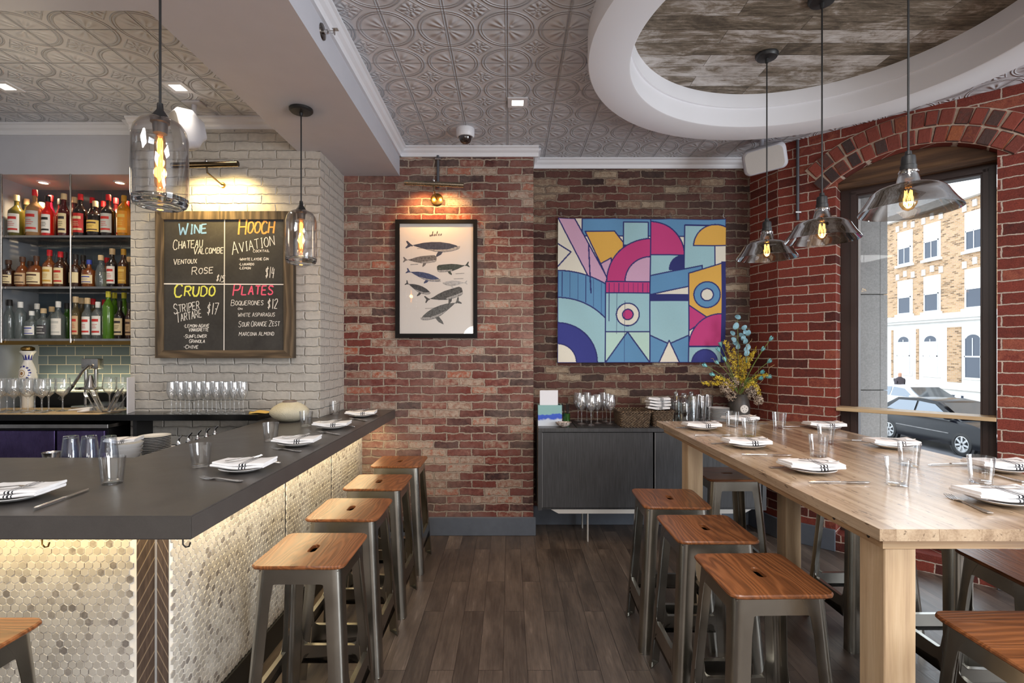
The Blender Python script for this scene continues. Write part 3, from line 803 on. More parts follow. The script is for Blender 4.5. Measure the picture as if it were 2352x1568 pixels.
def ribbon(mb, pts, w, M):
    n = len(pts); L = []
    for i, p in enumerate(pts):
        a = Vector(pts[max(i-1, 0)]); b = Vector(pts[min(i+1, n-1)]); t = (b-a)
        t = t.normalized() if t.length > 1e-9 else Vector((1, 0))
        nn = Vector((-t.y, t.x)); k = 1.
        if 0 < i < n-1:
            t0 = (Vector(p)-a).normalized(); k = min(1.6, 1/max(.45, abs(nn.dot(Vector((-t0.y, t0.x))))))
        ww = w*(.8+.4*rnd.random())*k/2
        L.append((Vector(p)+nn*ww, Vector(p)-nn*ww))
    ribbon.n += 1
    vs = [(q.x, -.000012*(ribbon.n % 60), q.y) for pr in L for q in pr]
    mb.add(vs, [(2*i, 2*i+1, 2*i+3, 2*i+2) for i in range(n-1)], M)
ribbon.n = 0
def lettering(mb, text, p0, p1, h, w, M, lead=1.3, shear=.12, jit=.04):
    """p0, p1: ends of the base line in (x, z); h: height of a plain letter"""
    p0 = Vector(p0); p1 = Vector(p1); d = p1-p0; L = d.length; ang = math.atan2(d.y, d.x)
    adv = []; tot = 0
    for i, ch in enumerate(text):
        big = lead if (ch.isalpha() and (i == 0 or not text[i-1].isalpha())) else 1.
        wd = {' ': .5, 'I': .6, '-': .7, '1': .55, 'M': 1.3, 'W': 1.3}.get(ch, 1.)*big
        adv.append((tot, wd, big)); tot += wd
    u = L/tot
    for ch, (o, wd, big) in zip(text, adv):
        if ch not in GL: continue
        gw = u*wd*.76; hh = h*big
        for st in GL[ch].split('|'):
            pts = []
            for q in st.split():
                a, b = [float(v) for v in q.split(',')]
                x = o*u+(a/4)*gw+shear*b/6*hh; z = b/6*hh-(big-1)*h*.25
                x += rnd.uniform(-jit, jit)*h*.5; z += rnd.uniform(-jit, jit)*h*.5
                ca, sa = math.cos(ang), math.sin(ang)
                pts.append((p0.x+x*ca-z*sa, p0.y+x*sa+z*ca))
            run = [pts[0]]
            for k in range(1, len(pts)):
                run.append(pts[k])
                if k < len(pts)-1:
                    a = Vector(pts[k])-Vector(pts[k-1]); b = Vector(pts[k+1])-Vector(pts[k])
                    if a.length > 0 and b.length > 0 and a.angle(b) > 1.15:
                        ribbon(mb, run, w, M); run = [pts[k]]
            ribbon(mb, run, w, M)

# chalkboard on the white pier
BY = 3.602
def bp(px, py): v = at(px, py, BY); return (v.x, v.z)
bx0, bz1 = bp(357, 485); bx1, bz0 = bp(674, 822)
cb = thing('chalkboard', 'framed chalkboard menu hanging on the white brick pier', 'menu board', (0, 3.647, 0))
ix0, iz1 = bp(376, 504); ix1, iz0 = bp(652, 804)
for p in ([(bx0, bz0), (bx1, bz0), (ix1, iz0), (ix0, iz0)], [(bx0, bz1), (ix0, iz1), (ix1, iz1), (bx1, bz1)], [(bx0, bz0), (ix0, iz0), (ix0, iz1), (bx0, bz1)], [(bx1, bz0), (bx1, bz1), (ix1, iz1), (ix1, iz0)]):
    mb = MB(); slab(mb, p, -.05, 0)
    up = abs(p[0][0]-p[1][0]) < .1
    mb.build('frame_rail', wood('weathered_frame_stile', [c(44, 36, 28), c(82, 68, 52), c(108, 92, 72)], 2, 20., .8, .5, bump=.003) if up and 'weathered_frame_stile' not in bpy.data.materials else bpy.data.materials['weathered_frame_stile'] if up else M_frame_old, cb)
mb = MB(); slab(mb, [(ix0-.004, iz0-.004), (ix1+.004, iz0-.004), (ix1+.004, iz1+.004), (ix0-.004, iz1+.004)], -.042, -.01); mb.build('slate', M_board, cb)
chalk = {k: plain('chalk_'+k, v, .95) for k, v in {'white': c(222, 218, 214), 'blue': c(118, 160, 208), 'orange': c(232, 158, 84), 'yellow': c(222, 222, 96), 'pink': c(226, 92, 122)}.items()}
TX = {'white': [('CHATEAU', 397, 572, 467, 567, 17, 1.6), ('VALCOMBE', 444, 583, 514, 581, 13, 1.6), ('VENTOUX', 398, 607, 453, 604, 10, 1.5), ('ROSE', 440, 630, 492, 626, 13, 1.7), ('$15', 495, 645, 515, 648, 15, 1.5),
  ('AVIATION', 533, 583, 634, 562, 22, 1.6), ('COCKTAIL', 581, 579, 620, 578, 5, 1.), ('-WHYTE LAYDIE GIN', 548, 598, 617, 597, 5.4, 1.05), ('-LUXARDO', 548, 609, 584, 609, 5, 1.05), ('-LEMON', 548, 618, 576, 618, 5, 1.05), ('$14', 608, 637, 631, 637, 24, 1.6),
  ('STRIPER', 399, 720, 460, 708, 17, 1.6), ('TARTARE', 405, 740, 465, 727, 17, 1.5), ('$17', 474, 722, 501, 722, 26, 1.6), ('-LEMON-AGAVE', 421, 752, 481, 751, 7, 1.25), ('VINAIGRETTE', 433, 761, 479, 760, 7, 1.25), ('-SUNFLOWER', 421, 776, 475, 775, 7, 1.25), ('GRANOLA', 434, 787, 471, 787, 7, 1.2), ('-CHIVE', 421, 800, 456, 800, 7, 1.3),
  ('BOQUERONES', 530, 701, 606, 700, 10, 1.2), ('$12', 613, 709, 639, 708, 22, 1.6), ('ON', 546, 711, 557, 711, 4, 1.), ('WHITE ASPARAGUS', 546, 727, 632, 726, 8, 1.05), ('SOUR ORANGE ZEST', 547, 750, 643, 748, 10, 1.1), ('MARCONA ALMOND', 548, 771, 630, 770, 8, 1.05)],
 'blue': [('WINE', 409, 538, 478, 534, 20, 3.4)], 'orange': [('HOOCH', 547, 536, 632, 535, 27, 3.6)], 'yellow': [('CRUDO', 399, 680, 497, 679, 22, 3.4)], 'pink': [('PLATES', 535, 677, 630, 676, 20, 3.4)]}
pxm = BY/F
for col, rows in TX.items():
    mb = MB()
    for text, x0, y0, x1, y1, h, w in rows:
        lettering(mb, text, bp(x0, y0), bp(x1, y1), h*pxm, w*pxm, TR(0, -.0425, 0), lead=1.3 if h > 8 else 1.15, jit=.05)
    if col == 'white':
        M = TR(0, -.0424, 0)
        for a, b, w in (((515.5, 504), (514, 804), 2.6), ((376, 651.5), (652, 653), 2.6)): ribbon(mb, [bp(*a), bp(*b)], w*pxm, M)
    mb.build('chalk_lettering', chalk[col], cb, fix=False)

# framed print of whales on the old brick
fr = thing('framed_print', 'black framed print of eight whales on the aged brick wall', 'picture', (0, WY-.003, 0))
PYD = 4.142
def fp(px, py): v = at(px, py, PYD); return (v.x, v.z)
o0, o1 = fp(908, 776), fp(1096, 504); i0, i1 = fp(917.5, 766), fp(1087, 513)
R4 = [(o0[0], o0[1]), (o1[0], o0[1]), (o1[0], o1[1]), (o0[0], o1[1])]; I4 = [(i0[0], i0[1]), (i1[0], i0[1]), (i1[0], i1[1]), (i0[0], i1[1])]
mb = MB()
for k in range(4):
    n = (k+1) % 4; slab(mb, [R4[k], R4[n], I4[n], I4[k]], -.03, 0)
mb.build('frame', plain('black_frame', c(15, 14, 14), .6, **{'Specular IOR Level': .2}), fr)
mb = MB(); slab(mb, I4, -.014, -.004); mb.build('paper', plain('print_paper', c(218, 212, 206), .8), fr)
def wmat(n, a, b):
    t = NT(n); f = t.noise(t.pos(), 70., 5., .7); return t.end(t.pbr(t.ramp(f, [(.35, a), (.5, tuple((p+q)/2 for p, q in zip(a, b))), (.72, b)]), .8))
WB = [(.03, .02), (.12, .06), (.25, .115), (.42, .15), (.6, .155), (.78, .12), (.92, .06), (1., -.01), (.97, -.05), (.85, -.10), (.68, -.13), (.5, -.12), (.32, -.07), (.15, -.02)]
WS = [(.03, .02), (.15, .05), (.3, .11), (.5, .155), (.75, .16), (.93, .15), (.995, .09), (1., .0), (.985, -.09), (.93, -.12), (.7, -.13), (.5, -.12), (.3, -.07), (.15, -.02)]
FL = [(.04, .02), (.0, .05), (-.07, .13), (-.10, .115), (-.06, .02), (-.11, -.07), (-.09, -.09), (0., -.01), (.04, -.01)]
FN = [(.66, -.11), (.62, -.20), (.53, -.27), (.52, -.22), (.56, -.11)]
def whale(name, bodyp, box, flip, tilt, ca, cb_, asp=1., fin=1.):
    x0, y0, x1, y1 = [v/3.2 for v in box]; X = 780+(x0+x1)/2; Y = 330+(y0+y1)/2; L = (x1-x0)*.92*PYD/F
    p = fp(X, Y); mb = MB()
    M = Matrix.Translation((p[0], -.0144, p[1])) @ Matrix.Rotation(-tilt, 4, 'Y') @ Matrix.Scale(-1 if flip else 1, 4, (1, 0, 0))
    bend = lambda a: .10*(a-.5)**2
    def put(poly, mi, off):
        mb.mi = mi; k = len(poly); mb.add([((a-.5)*L, off, (b*asp+bend(a)*asp)*L) for a, b in poly], [tuple(range(k))], M)
    put(bodyp, 0, 0); put(FL, 0, -.0001); put([(a, b*fin-.11*(1-fin)) for a, b in FN], 0, -.0004)
    bel = [(a, b) for a, b in bodyp if b < 0 and a > .3]
    put([(bel[0][0], bel[0][1]+.05)]+[(a, b+.012) for a, b in bel]+[(.5, -.06), (.75, -.05)], 1, -.0002)
    put([(.88, .01), (.9, .02), (.91, .005)], 1, -.0003)
    mb.build('whale_drawing', [wmat('ink_'+name, ca, cb_), wmat('pale_ink_'+name, c(120, 118, 116), c(196, 192, 188))], fr, fix=False)
DK, LK = c(34, 36, 42), c(96, 96, 100)
whale('a', WB, (505, 690, 900, 830), False, -.03, c(32, 36, 52), c(74, 80, 100), .72)
whale('b', WS, (478, 815, 722, 892), False, .05, c(62, 58, 58), c(140, 134, 130), .85)
whale('c', WS, (705, 862, 942, 960), True, .12, c(26, 32, 28), c(76, 86, 76), .9)
whale('d', WB, (495, 910, 752, 1040), False, -.25, c(34, 42, 74), c(80, 92, 130), .8)
whale('e', WB, (750, 990, 928, 1062), True, .0, c(150, 148, 148), c(206, 204, 202), .85)
whale('f', WB, (482, 1015, 680, 1120), False, -.38, c(28, 29, 34), c(90, 90, 92), 1., 1.2)
whale('g', WS, (638, 1050, 920, 1185), False, .26, c(34, 33, 33), c(104, 102, 100), .95)
whale('h', WB, (572, 1165, 890, 1300), True, -.42*-1, c(46, 47, 48), c(118, 118, 116), .9, 1.7)
mb = MB(); M = TR(0, -.0146, 0)
lettering(mb, 'whales', fp(986, 542), fp(1016, 540), 10*PYD/F, 1.*PYD/F, M, lead=1., shear=.25, jit=.01)
mb.build('title_lettering', plain('print_ink', c(52, 48, 48), .8), fr, fix=False)
mb = MB()
for x, y, w in ((958, 570, 20), (942, 607, 18), (1046, 628, 20), (1000, 646, 12), (1042, 640, 22), (1006, 688, 16), (976, 708, 24)):
    ribbon(mb, [fp(x+i*w/14, y+(.8 if i % 2 else -.8)-i*.08) for i in range(15)], .6*PYD/F, M)
mb.build('caption_lettering', bpy.data.materials['print_ink'], fr, fix=False)
mb = MB(); slab(mb, I4, -.019, -.0175); mb.build('glazing', thin_glass('picture_glass', (1, 1, 1, 1), .02, .35), fr)

# cloth banner with coloured shapes on the recessed brick wall
NU, NV = 400, 346
def poly_d(P, X, Y):
    ins = np.zeros(X.shape, bool); dd = np.full(X.shape, 1e9)
    for k in range(len(P)):
        ax, ay = P[k]; bx, by = P[(k+1) % len(P)]
        if ay != by:
            ins ^= ((ay > Y) != (by > Y)) & (X < (bx-ax)*(Y-ay)/(by-ay)+ax)
        t = np.clip(((X-ax)*(bx-ax)+(Y-ay)*(by-ay))/max((bx-ax)**2+(by-ay)**2, 1e-9), 0, 1)
        dd = np.minimum(dd, np.hypot(X-ax-t*(bx-ax), Y-ay-t*(by-ay)))
    return ins, dd
uu, vv = np.meshgrid(np.linspace(0, 385, NU+1), np.linspace(0, 333, NV+1))
CR, PB, SB, NB, MG, MU, PK, SG = [np.array(c(*q)[:3]) for q in ((226, 220, 204), (156, 194, 202), (96, 144, 184), (44, 48, 108), (192, 62, 122), (222, 172, 80), (206, 164, 190), (184, 214, 202))]
IMG = np.ones((NV+1, NU+1, 3))*CR
def shp(P, col, ln=1.5):
    ins, dd = poly_d(P, uu, vv); IMG[ins] = col
    if ln: IMG[dd < ln] = NB
def sec(x, y, r, a0, a1): return [(x, y)]+arc(x, y, r, math.radians(a0), math.radians(a1), 24)
def disc(x, y, r): return arc(x, y, r, 0, 2*PI, 30)[:-1]
for P, col in ((((55, 0), (385, 0), (385, 40), (55, 40)), SB), (((0, 0), (38, 0), (120, 150), (78, 150)), PK), (((62, 30), (130, 30), (150, 55), (150, 120), (105, 120)), MU),
    (((150, 8), (206, 8), (206, 62), (150, 62)), PB), (((98, 105), (122, 92), (122, 160)), PK), (((150, 62), (206, 62), (206, 100), (150, 100)), NB),
    (sec(0, 333, 212, -90, 0), SB), (sec(0, 333, 150, -90, 0), PB), (sec(0, 333, 92, -90, 0), NB*1.6), (sec(0, 333, 44, -90, 0), CR),
    (((110, 172), (212, 146), (212, 262), (110, 262)), PB), (sec(212, 146, 100, 180, 270), MG), (sec(212, 146, 58, 180, 270), PK), (((110, 146), (212, 146), (212, 172), (110, 172)), MG),
    (((110, 262), (212, 262), (212, 333), (110, 333)), SG), (((110, 333), (161, 262), (212, 333)), SB), (disc(161, 222, 26), CR), (disc(161, 222, 12), MG),
    (sec(212, 84, 78, -90, 0), MG), (((212, 84), (290, 84), (290, 132), (212, 132)), PB), (((290, 14), (360, 14), (360, 118), (290, 150)), PB), (sec(360, 62, 50, 180, 360), MU), (sec(290, 118, 34, 180, 270), NB),
    (((212, 132), (330, 108), (330, 150), (212, 176)), SB), (((212, 176), (300, 176), (300, 190), (212, 190)), NB), (((300, 126), (385, 100), (385, 230), (300, 230)), MU), (disc(342, 176, 30), SB), (disc(342, 176, 14), CR),
    (((212, 190), (300, 190), (300, 270), (256, 290), (212, 270)), PB), (sec(300, 230, 62, 180, 360), MG) if False else (((300, 200), (345, 230), (300, 260)), MG), (((212, 270), (256, 290), (300, 270), (300, 333), (212, 333)), SB), (((232, 333), (256, 282), (280, 333)), CR),
    (sec(376, 296, 76, 180, 270), MG), (((300, 296), (376, 296), (376, 333), (300, 333)), PB), (sec(338, 333, 30, 180, 360), NB*1.5), (((376, 100), (385, 100), (385, 333), (376, 333)), NB)):
    shp(P, col)
for P in ([(212, 0), (212, 333)], [(0, 60), (30, 78), (0, 112)], [(70, 60), (76, 172)]):
    for a, b in zip(P, P[1:]):
        _, dd = poly_d([a, b], uu, vv); IMG[dd < 1.6] = NB
for k in range(9):
    for (x, y), (x2, y2) in (((118+k*11, 150), (118+k*11, 170)), ((10+k*18, 333-math.sqrt(max(212**2-(10+k*18)**2, 0))+3), (10+k*18, 333-math.sqrt(max(150**2-(10+k*18)**2, 0))-3))):
        _, dd = poly_d([(x, y), (x2, y2)], uu, vv); IMG[dd < .6] = NB
TB = [at(1282, 499, 4.40), at(1668, 502, 4.40), at(1666, 832, 4.40), at(1280, 833, 4.40)]
me = bpy.data.meshes.new('cloth'); U = uu/385; V = vv/333
Px = (1-V)*((1-U)*TB[0].x+U*TB[1].x)+V*((1-U)*TB[3].x+U*TB[2].x)
Pz = (1-V)*((1-U)*TB[0].z+U*TB[1].z)+V*((1-U)*TB[3].z+U*TB[2].z)-.010*(np.abs(np.sin(U*3*PI)))*(1-V)**3
Py = 4.40+.006*np.sin(U*9+V*5)*V+.004*np.sin(U*23-V*9)+.008*(1-V)**2*np.cos(U*6*PI)
VV = np.stack([Px, Py, Pz], -1).reshape(-1, 3)
i = np.arange(NU); j = np.arange(NV); I, J = np.meshgrid(i, j); q0 = (J*(NU+1)+I).ravel()
FF = np.stack([q0, q0+1, q0+NU+2, q0+NU+1], -1)
me.from_pydata(VV.tolist(), [], FF.tolist())
at_ = me.color_attributes.new('print', 'FLOAT_COLOR', 'POINT')
at_.data.foreach_set('color', np.concatenate([IMG.reshape(-1, 3), np.ones(((NU+1)*(NV+1), 1))], 1).astype(np.float32).ravel())
me.shade_smooth()
t = NT('printed_cloth'); a = t.n('ShaderNodeAttribute', attribute_name='print'); g = t.noise(t.pos(), 500., 2.)
me.materials.append(t.end(t.pbr(t.mix(1., a, t.ramp(g, [(.3, .88), (.7, 1.06)]), 'MULTIPLY'), .9)))
bn = thing('wall_banner', 'printed cloth banner of blue, magenta and mustard shapes hanging from hooks', 'banner', (0, 0, 0))
o = bpy.data.objects.new('cloth', me); COL.objects.link(o); o.parent = bn
for px, py in ((1288, 487), (1413, 489), (1539, 490), (1660, 492)):
    p = at(px, py, 4.41); mb = MB()
    mb.tube([(p.x, RY, p.z+.005), (p.x, 4.405, p.z+.005), (p.x, 4.395, p.z-.005), (p.x, 4.395, p.z-.03), (p.x+.006, 4.395, p.z-.038), (p.x+.012, 4.395, p.z-.03)], .0022, 6)
    mb.lathe([(.006, -.002), (.009, 0), (.006, .002)], 10, Matrix.Translation((p.x, 4.395, p.z-.014)) @ Matrix.Rotation(PI/2, 4, 'X'), close=True)
    mb.build('hook', M_chrome, bn)

# ------------------------------------------------------------------ tableware
def plate_mb(r=.09, h=.018):
    return MB().lathe([(0, .003), (r*.58, .003), (r*.78, h*.55), (r*.985, h-.001), (r, h), (r*.99, h+.001), (r*.76, h*.62+.003), (r*.55, .0065), (0, .006)], 48)
PLATE = plate_mb().build('plate', M_ceramic); PLATE.location = (0, 0, -5)
def napkin_mb(L=.205, Wd=.125, lift=.5):
    mb = MB()
    for lay, (dx, dy, k) in enumerate(((0, 0, 1.), (.004, .003, .98))):
        t = .0095; n = 14; sec = rrect(-Wd/2*k, Wd/2*k, 0, t, t*.48, 4); m = len(sec); vs = []
        for i in range(n+1):
            u = -1+2*i/n; x = u*L/2*k+dx
            for y, z in sec:
                zz = z+lay*.0098+lift*x*x+.0022*math.sin(x*38+y*22+lay)+.004*(y/Wd)*u
                vs.append((x, y*(1+.02*math.sin(u*3+lay))+dy, zz))
        mb.add(vs, [(i*m+k_, i*m+(k_+1) % m, (i+1)*m+(k_+1) % m, (i+1)*m+k_) for i in range(n) for k_ in range(m)]+[tuple(range(m)), tuple(n*m+k_ for k_ in range(m))])
    return mb
NAPK = napkin_mb().build('folded_napkin', M_napkin); NAPK.location = (0, 0, -5)
def fork_mb(L=.19):
    mb = MB(); k = L/.19
    prof = [(0, .0085, .004), (.012, .0105, .003), (.05, .0072, .0028), (.10, .0042, .0055), (.122, .0050, .0062), (.132, .0105, .004), (.142, .0125, .0025)]
    vs = []
    for x, w, z in prof: vs += [(x*k, -w, z+.0012), (x*k, w, z+.0012), (x*k, w, z-.0009), (x*k, -w, z-.0009)]
    n = len(prof)
    mb.add(vs, [(i*4+j, i*4+(j+1) % 4, i*4+4+(j+1) % 4, i*4+4+j) for i in range(n-1) for j in range(4)]+[(0, 1, 2, 3), (n*4-4, n*4-3, n*4-2, n*4-1)])
    for i in range(4):
        y = -.0106+i*.00707
        mb.tube([(.141*k, y, .0026), (.155*k, y*1.03, .0012), (.175*k, y, .0035), (.19*k, y*.96, .0075)], [.0022, .0019, .0017, .0008], 6)
    return mb
FORK = fork_mb().build('fork', M_cut); FORK.location = (0, 0, -5)
def knife_mb(L=.225):
    mb = MB()
    mb.tube([(0, 0, .006), (.008, 0, .006), (.05, 0, .006), (.10, 0, .006), (.112, 0, .006)], [.003, .0062, .0055, .0045, .0055], 10, flat=.72)
    mb.prism([(.11, -.005), (.125, -.0085), (.19, -.0095), (.212, -.006), (.225, .004), (.2, .0062), (.11, .005)], .0052, .0066)
    return mb
KNIFE = knife_mb().build('table_knife', M_cut); KNIFE.location = (0, 0, -5)
def tumbler_mb(r0=.033, r1=.0405, h=.096):
    return MB().lathe([(0, 0), (r0-.002, 0), (r0, .002), (r1, h-.001), (r1-.0008, h), (r1-.0018, h-.001), (r0-.0018, .010), (r0-.006, .0075), (0, .007)], 40)
TUMB = tumbler_mb().build('tumbler', M_glass); TUMB.location = (0, 0, -5)
used = set()
def put(proto, loc, rz, label, cat, group):
    o = proto if proto.name not in used and proto.location.z < -4 else proto.copy()
    if o is not proto: COL.objects.link(o)
    used.add(proto.name)
    o.location = loc; o.rotation_euler = (0, 0, rz); o.scale = (1, 1, 1)
    return tag(o, label, cat, group)
def lay(proto, ptail, phead, z, label, cat, group, dz=.0006, L=None):
    a = on(*ptail, z); b = on(*phead, z); d = b-a
    o = put(proto, (a.x, a.y, z+dz), math.atan2(d.y, d.x), label, cat, group)
    return o
Z = CZ
BARS = [((38, 1146), 'at the short end of the bar', .05), ((560, 1081), 'at the bar place nearest the stone corner', 0.), ((681, 1023), 'at the third bar place from the brick wall', .02), ((762, 984), 'at the second bar place from the brick wall', .05), ((829, 957), 'at the bar place beside the brick wall', .08)]
TABS = [((1700, 970), 'at the head of the table by the sideboard', .1), ((1611, 986), 'at the aisle place nearest the sideboard', -.02), ((1714, 1027), 'at the middle aisle place of the table', -.06), ((1862, 1084), 'at the near aisle place of the table', -.04),
        ((1893, 985), 'at the window place nearest the sideboard', -.12), ((2047, 1028), 'at the middle window place of the table', -.15), ((2300, 1082), 'at the near window place of the table', -.12), ((2296, 1155), 'at the near end of the table', -.06)]
TOPF = {0: ((-.05, -.02), .2), 1: ((.055, -.02), .5)}
for n, (rows, g) in enumerate(((BARS, 'bar'), (TABS, 'table'))):
    for i, (p, where, rz) in enumerate(rows):
        q_ = on(*p, Z)
        put(PLATE, (q_.x, q_.y, Z+.0005), rz, 'white round plate under a napkin, '+where, 'plate', 'plates laid on the '+g)
        put(NAPK, (q_.x, q_.y+.004, Z+.0195), rz, 'white napkin with three dark stripes, '+where, 'napkin', 'folded napkins on the '+g)
        if n == 0: hd = .75+rz if i else .12
        else: hd = -.5+rz if i != 7 else -.2
        s = -1 if n == 0 else 1
        tx, ty = (-.055, -.035) if n == 0 else (-.03, .03)
        o = put(FORK, (q_.x+tx, q_.y+ty, Z+.0438), hd if n == 0 else hd, 'small fork resting on the napkin '+where, 'fork', 'forks on the napkins of the '+g)
        o.scale = (.72, .72, .8); o.rotation_euler = (0, -.02, hd)
for tail, head, w in (((556, 1107), (437, 1096), 'in front of the bar plate nearest the stone corner'), ((690, 1038), (590, 1026), 'in front of the third bar plate from the brick wall'), ((779, 999), (698, 987), 'in front of the second bar plate from the brick wall'), ((842, 967), (772, 957), 'in front of the bar plate beside the brick wall')):
    lay(FORK, tail, head, Z, 'steel fork '+w, 'fork', 'forks lying on the bar')
for tail, head, w in (((78, 1172), (240, 1113), 'at the short end of the bar'), ((646, 1066), (530, 1060), 'behind the plate nearest the stone corner'), ((815, 982), (735, 976), 'behind the second plate from the brick wall'), ((868, 955), (800, 951), 'behind the plate beside the brick wall')):
    lay(KNIFE, tail, head, Z, 'steel knife '+w, 'knife', 'knives lying on the bar')
lay(FORK, (2275, 1181), (2110, 1112), Z, 'large steel fork lying at the near end of the table', 'fork', 'forks lying on the table')
lay(FORK, (2352, 1109), (2268, 1089), Z, 'steel fork between the near window plate and the near end plate', 'fork', 'forks lying on the table')
lay(FORK, (1552, 983), (1660, 979), Z, 'fork half under the aisle plate nearest the sideboard', 'fork', 'forks lying on the table')
lay(FORK, (1634, 1020), (1760, 1013), Z, 'fork half under the middle aisle plate', 'fork', 'forks lying on the table')
lay(FORK, (1768, 1075), (1900, 1068), Z, 'fork half under the near aisle plate', 'fork', 'forks lying on the table')
lay(FORK, (1762, 972), (1730, 974), Z, 'fork beside the plate at the head of the table', 'fork', 'forks lying on the table')
lay(KNIFE, (1596, 1002), (1712, 1000), Z, 'knife lying before the aisle plate nearest the sideboard', 'knife', 'knives lying on the table')
lay(KNIFE, (1703, 1046), (1838, 1048), Z, 'knife lying before the middle aisle plate', 'knife', 'knives lying on the table')
lay(KNIFE, (1857, 1110), (2020, 1111), Z, 'knife lying before the near aisle plate', 'knife', 'knives lying on the table')
lay(KNIFE, (1875, 980), (1806, 981), Z, 'knife lying beside the window plate nearest the sideboard', 'knife', 'knives lying on the table')
lay(KNIFE, (2010, 1015), (1935, 1013), Z, 'knife lying beside the middle window plate', 'knife', 'knives lying on the table')
lay(KNIFE, (2236, 1066), (2130, 1070), Z, 'knife lying beside the near window plate', 'knife', 'knives lying on the table')
lay(KNIFE, (1632, 968), (1672, 972), Z, 'knife beside the plate at the head of the table', 'knife', 'knives lying on the table')
for p, w in (((258, 1110), 'before the upturned pint glasses'), ((461, 1072), 'behind the fork nearest the stone corner'), ((622, 1012), 'at the third place from the brick wall'), ((703, 979), 'in front of the round bud vase'), ((769, 951), 'beside the white pier')):
    q_ = on(*p, Z); put(TUMB, (q_.x, q_.y, Z+.0005), 0, 'clear tumbler on the stone counter '+w, 'glass', 'tumblers on the bar')
for p, w in (((1682, 980), 'at the head of the table'), ((1721, 1001), 'by the aisle plate nearest the sideboard'), ((1790, 983), 'alone between the two far corners'), ((1880, 1048), 'by the middle aisle plate'), ((1897, 1018), 'before the window plate nearest the sideboard'), ((2061, 1114), 'by the near aisle plate'), ((2088, 1069), 'before the middle window plate'), ((2253, 1108), 'before the near window plate')):
    q_ = on(*p, Z); put(TUMB, (q_.x, q_.y, Z+.0005), 0, 'clear tumbler on the ash table '+w, 'glass', 'tumblers on the table')
# stemware
def wine_mb(H=.235, rb=.042, rf=.035, rt=.034):
    t = .0011; hb = H*.46
    return MB().lathe([(0, 0), (rf, 0), (rf, .0015), (rf*.5, .005), (.0058, .012), (.0046, hb*.5), (.005, hb-.012), (.012, hb), (rb*.7, hb+.018), (rb, hb+.048), (rb*.97, hb+.075), (rt, H), (rt-t, H), (rb*.97-t, hb+.075), (rb-t, hb+.048), (rb*.7-t, hb+.0195), (.010, hb+.003), (0, hb+.002)], 32)
WINE = wine_mb().build('wine_glass', M_stemglass); WINE.location = (0, 0, -5)
WINE2 = wine_mb(.232, .047, .037, .040).build('stem_glass', M_stemglass); WINE2.location = (0, 0, -5)
FLUTE = wine_mb(.215, .031, .031, .027).build('tall_stem_glass', M_stemglass); FLUTE.location = (0, 0, -5)

# ------------------------------------------------------------------ behind the bar
LZ = 1.062
lg = thing('back_ledge', 'long black ledge running behind the bar along the white pier', 'shelf', (-2.7, 3.45, 0))
mb = MB(); mb.prism([(-1.05, 0), (1.015, 0), (1.015, .197), (.017, .197), (.017, .664), (-1.05, .664)], 1.022, LZ); mb.build('ledge_board', M_blackgl, lg)
mb = MB(); mb.box(-1.05, -.06, .012, .40, LZ, LZ+.002); mb.build('wooden_inlay', M_shelfwood, lg)
mb = MB(); mb.box(.16, .185, .03, .19, .835, 1.022); mb.build('bracket', M_black, lg)
fg = thing('bar_fridge', 'low dark steel bar fridge under the back ledge', 'fridge', (-3.2, 3.52, 0))
mb = MB(); mb.box(-.53, .45, .02, .57, 0, .955); mb.build('body', M_black, fg)
mb = MB(); mb.box(-.55, .475, -.02, .58, .962, .992, bev=.003, seg=1); mb.build('top', M_steel, fg)
M_fdoor = brushed('violet_steel', c(120, 104, 156), .3)
for x0, x1 in ((-.53, .10), (.115, .44)):
    mb = MB(); mb.box(x0, x1, -.004, .02, .08, .945, bev=.003, seg=1); d = mb.build('door', M_fdoor, fg)
    mb = MB(); mb.box(x1-.05, x1-.03, -.03, -.004, .35, .6, bev=.003, seg=1); mb.build('handle', M_chrome, d)
us = thing('underbar_table', 'stainless work table between the bar and the back ledge', 'work table', (-2.2, 2.95, 0))
mb = MB(); mb.box(-.42, .35, -.32, .66, .80, .83, bev=.003, seg=1); mb.build('top', M_steel, us)
for x in (-.4, .33):
    for y in (-.3, .64): mb = MB(); mb.cyl((x, y, 0), (x, y, .80), .02, 12); mb.build('leg', M_steel, us)
gs = thing('glass_rack', 'narrow steel shelf holding upturned glasses behind the counter', 'shelf', (-2.1, 2.45, 0))
mb = MB(); mb.box(-.5, .41, -.11, .12, .925, .94, bev=.002, seg=1); mb.build('shelf_board', M_steel, gs)
for x in (-.47, .38): mb = MB(); mb.box(x-.015, x+.015, -.03, .03, 0, .925); mb.build('post', M_steel, gs)
sr = thing('speed_rail', 'steel bottle rail fixed behind the bar front', 'rail', (-1.76, 2.93, 0))
mb = MB(); mb.box(-.06, .078, -.3, .3, .715, .725); mb.build('rail_base', M_steel, sr); mb = MB(); mb.box(-.06, -.055, -.3, .3, .725, .86); mb.build('rail_front', M_steel, sr)
for i in range(5):
    b = thing('speed_bottle', 'dark bottle with a steel pourer in the bar rail, %s from the stone corner' % ORD[i], 'bottle', (-1.752, 2.73+i*.085, .7255), 0, 'bottles in the bar rail')
    mb = MB(); mb.lathe([(0, 0), (.036, 0), (.037, .006), (.037, .17), (.014, .215), (.013, .27), (0, .27)], 20); mb.build('body', M_blackgl, b)
    mb = MB(); mb.tube([(0, 0, .27), (0, 0, .285), (.004, 0, .302), (.02, 0, .318)], [.012, .007, .005, .004], 8); mb.build('pourer', M_chrome, b)
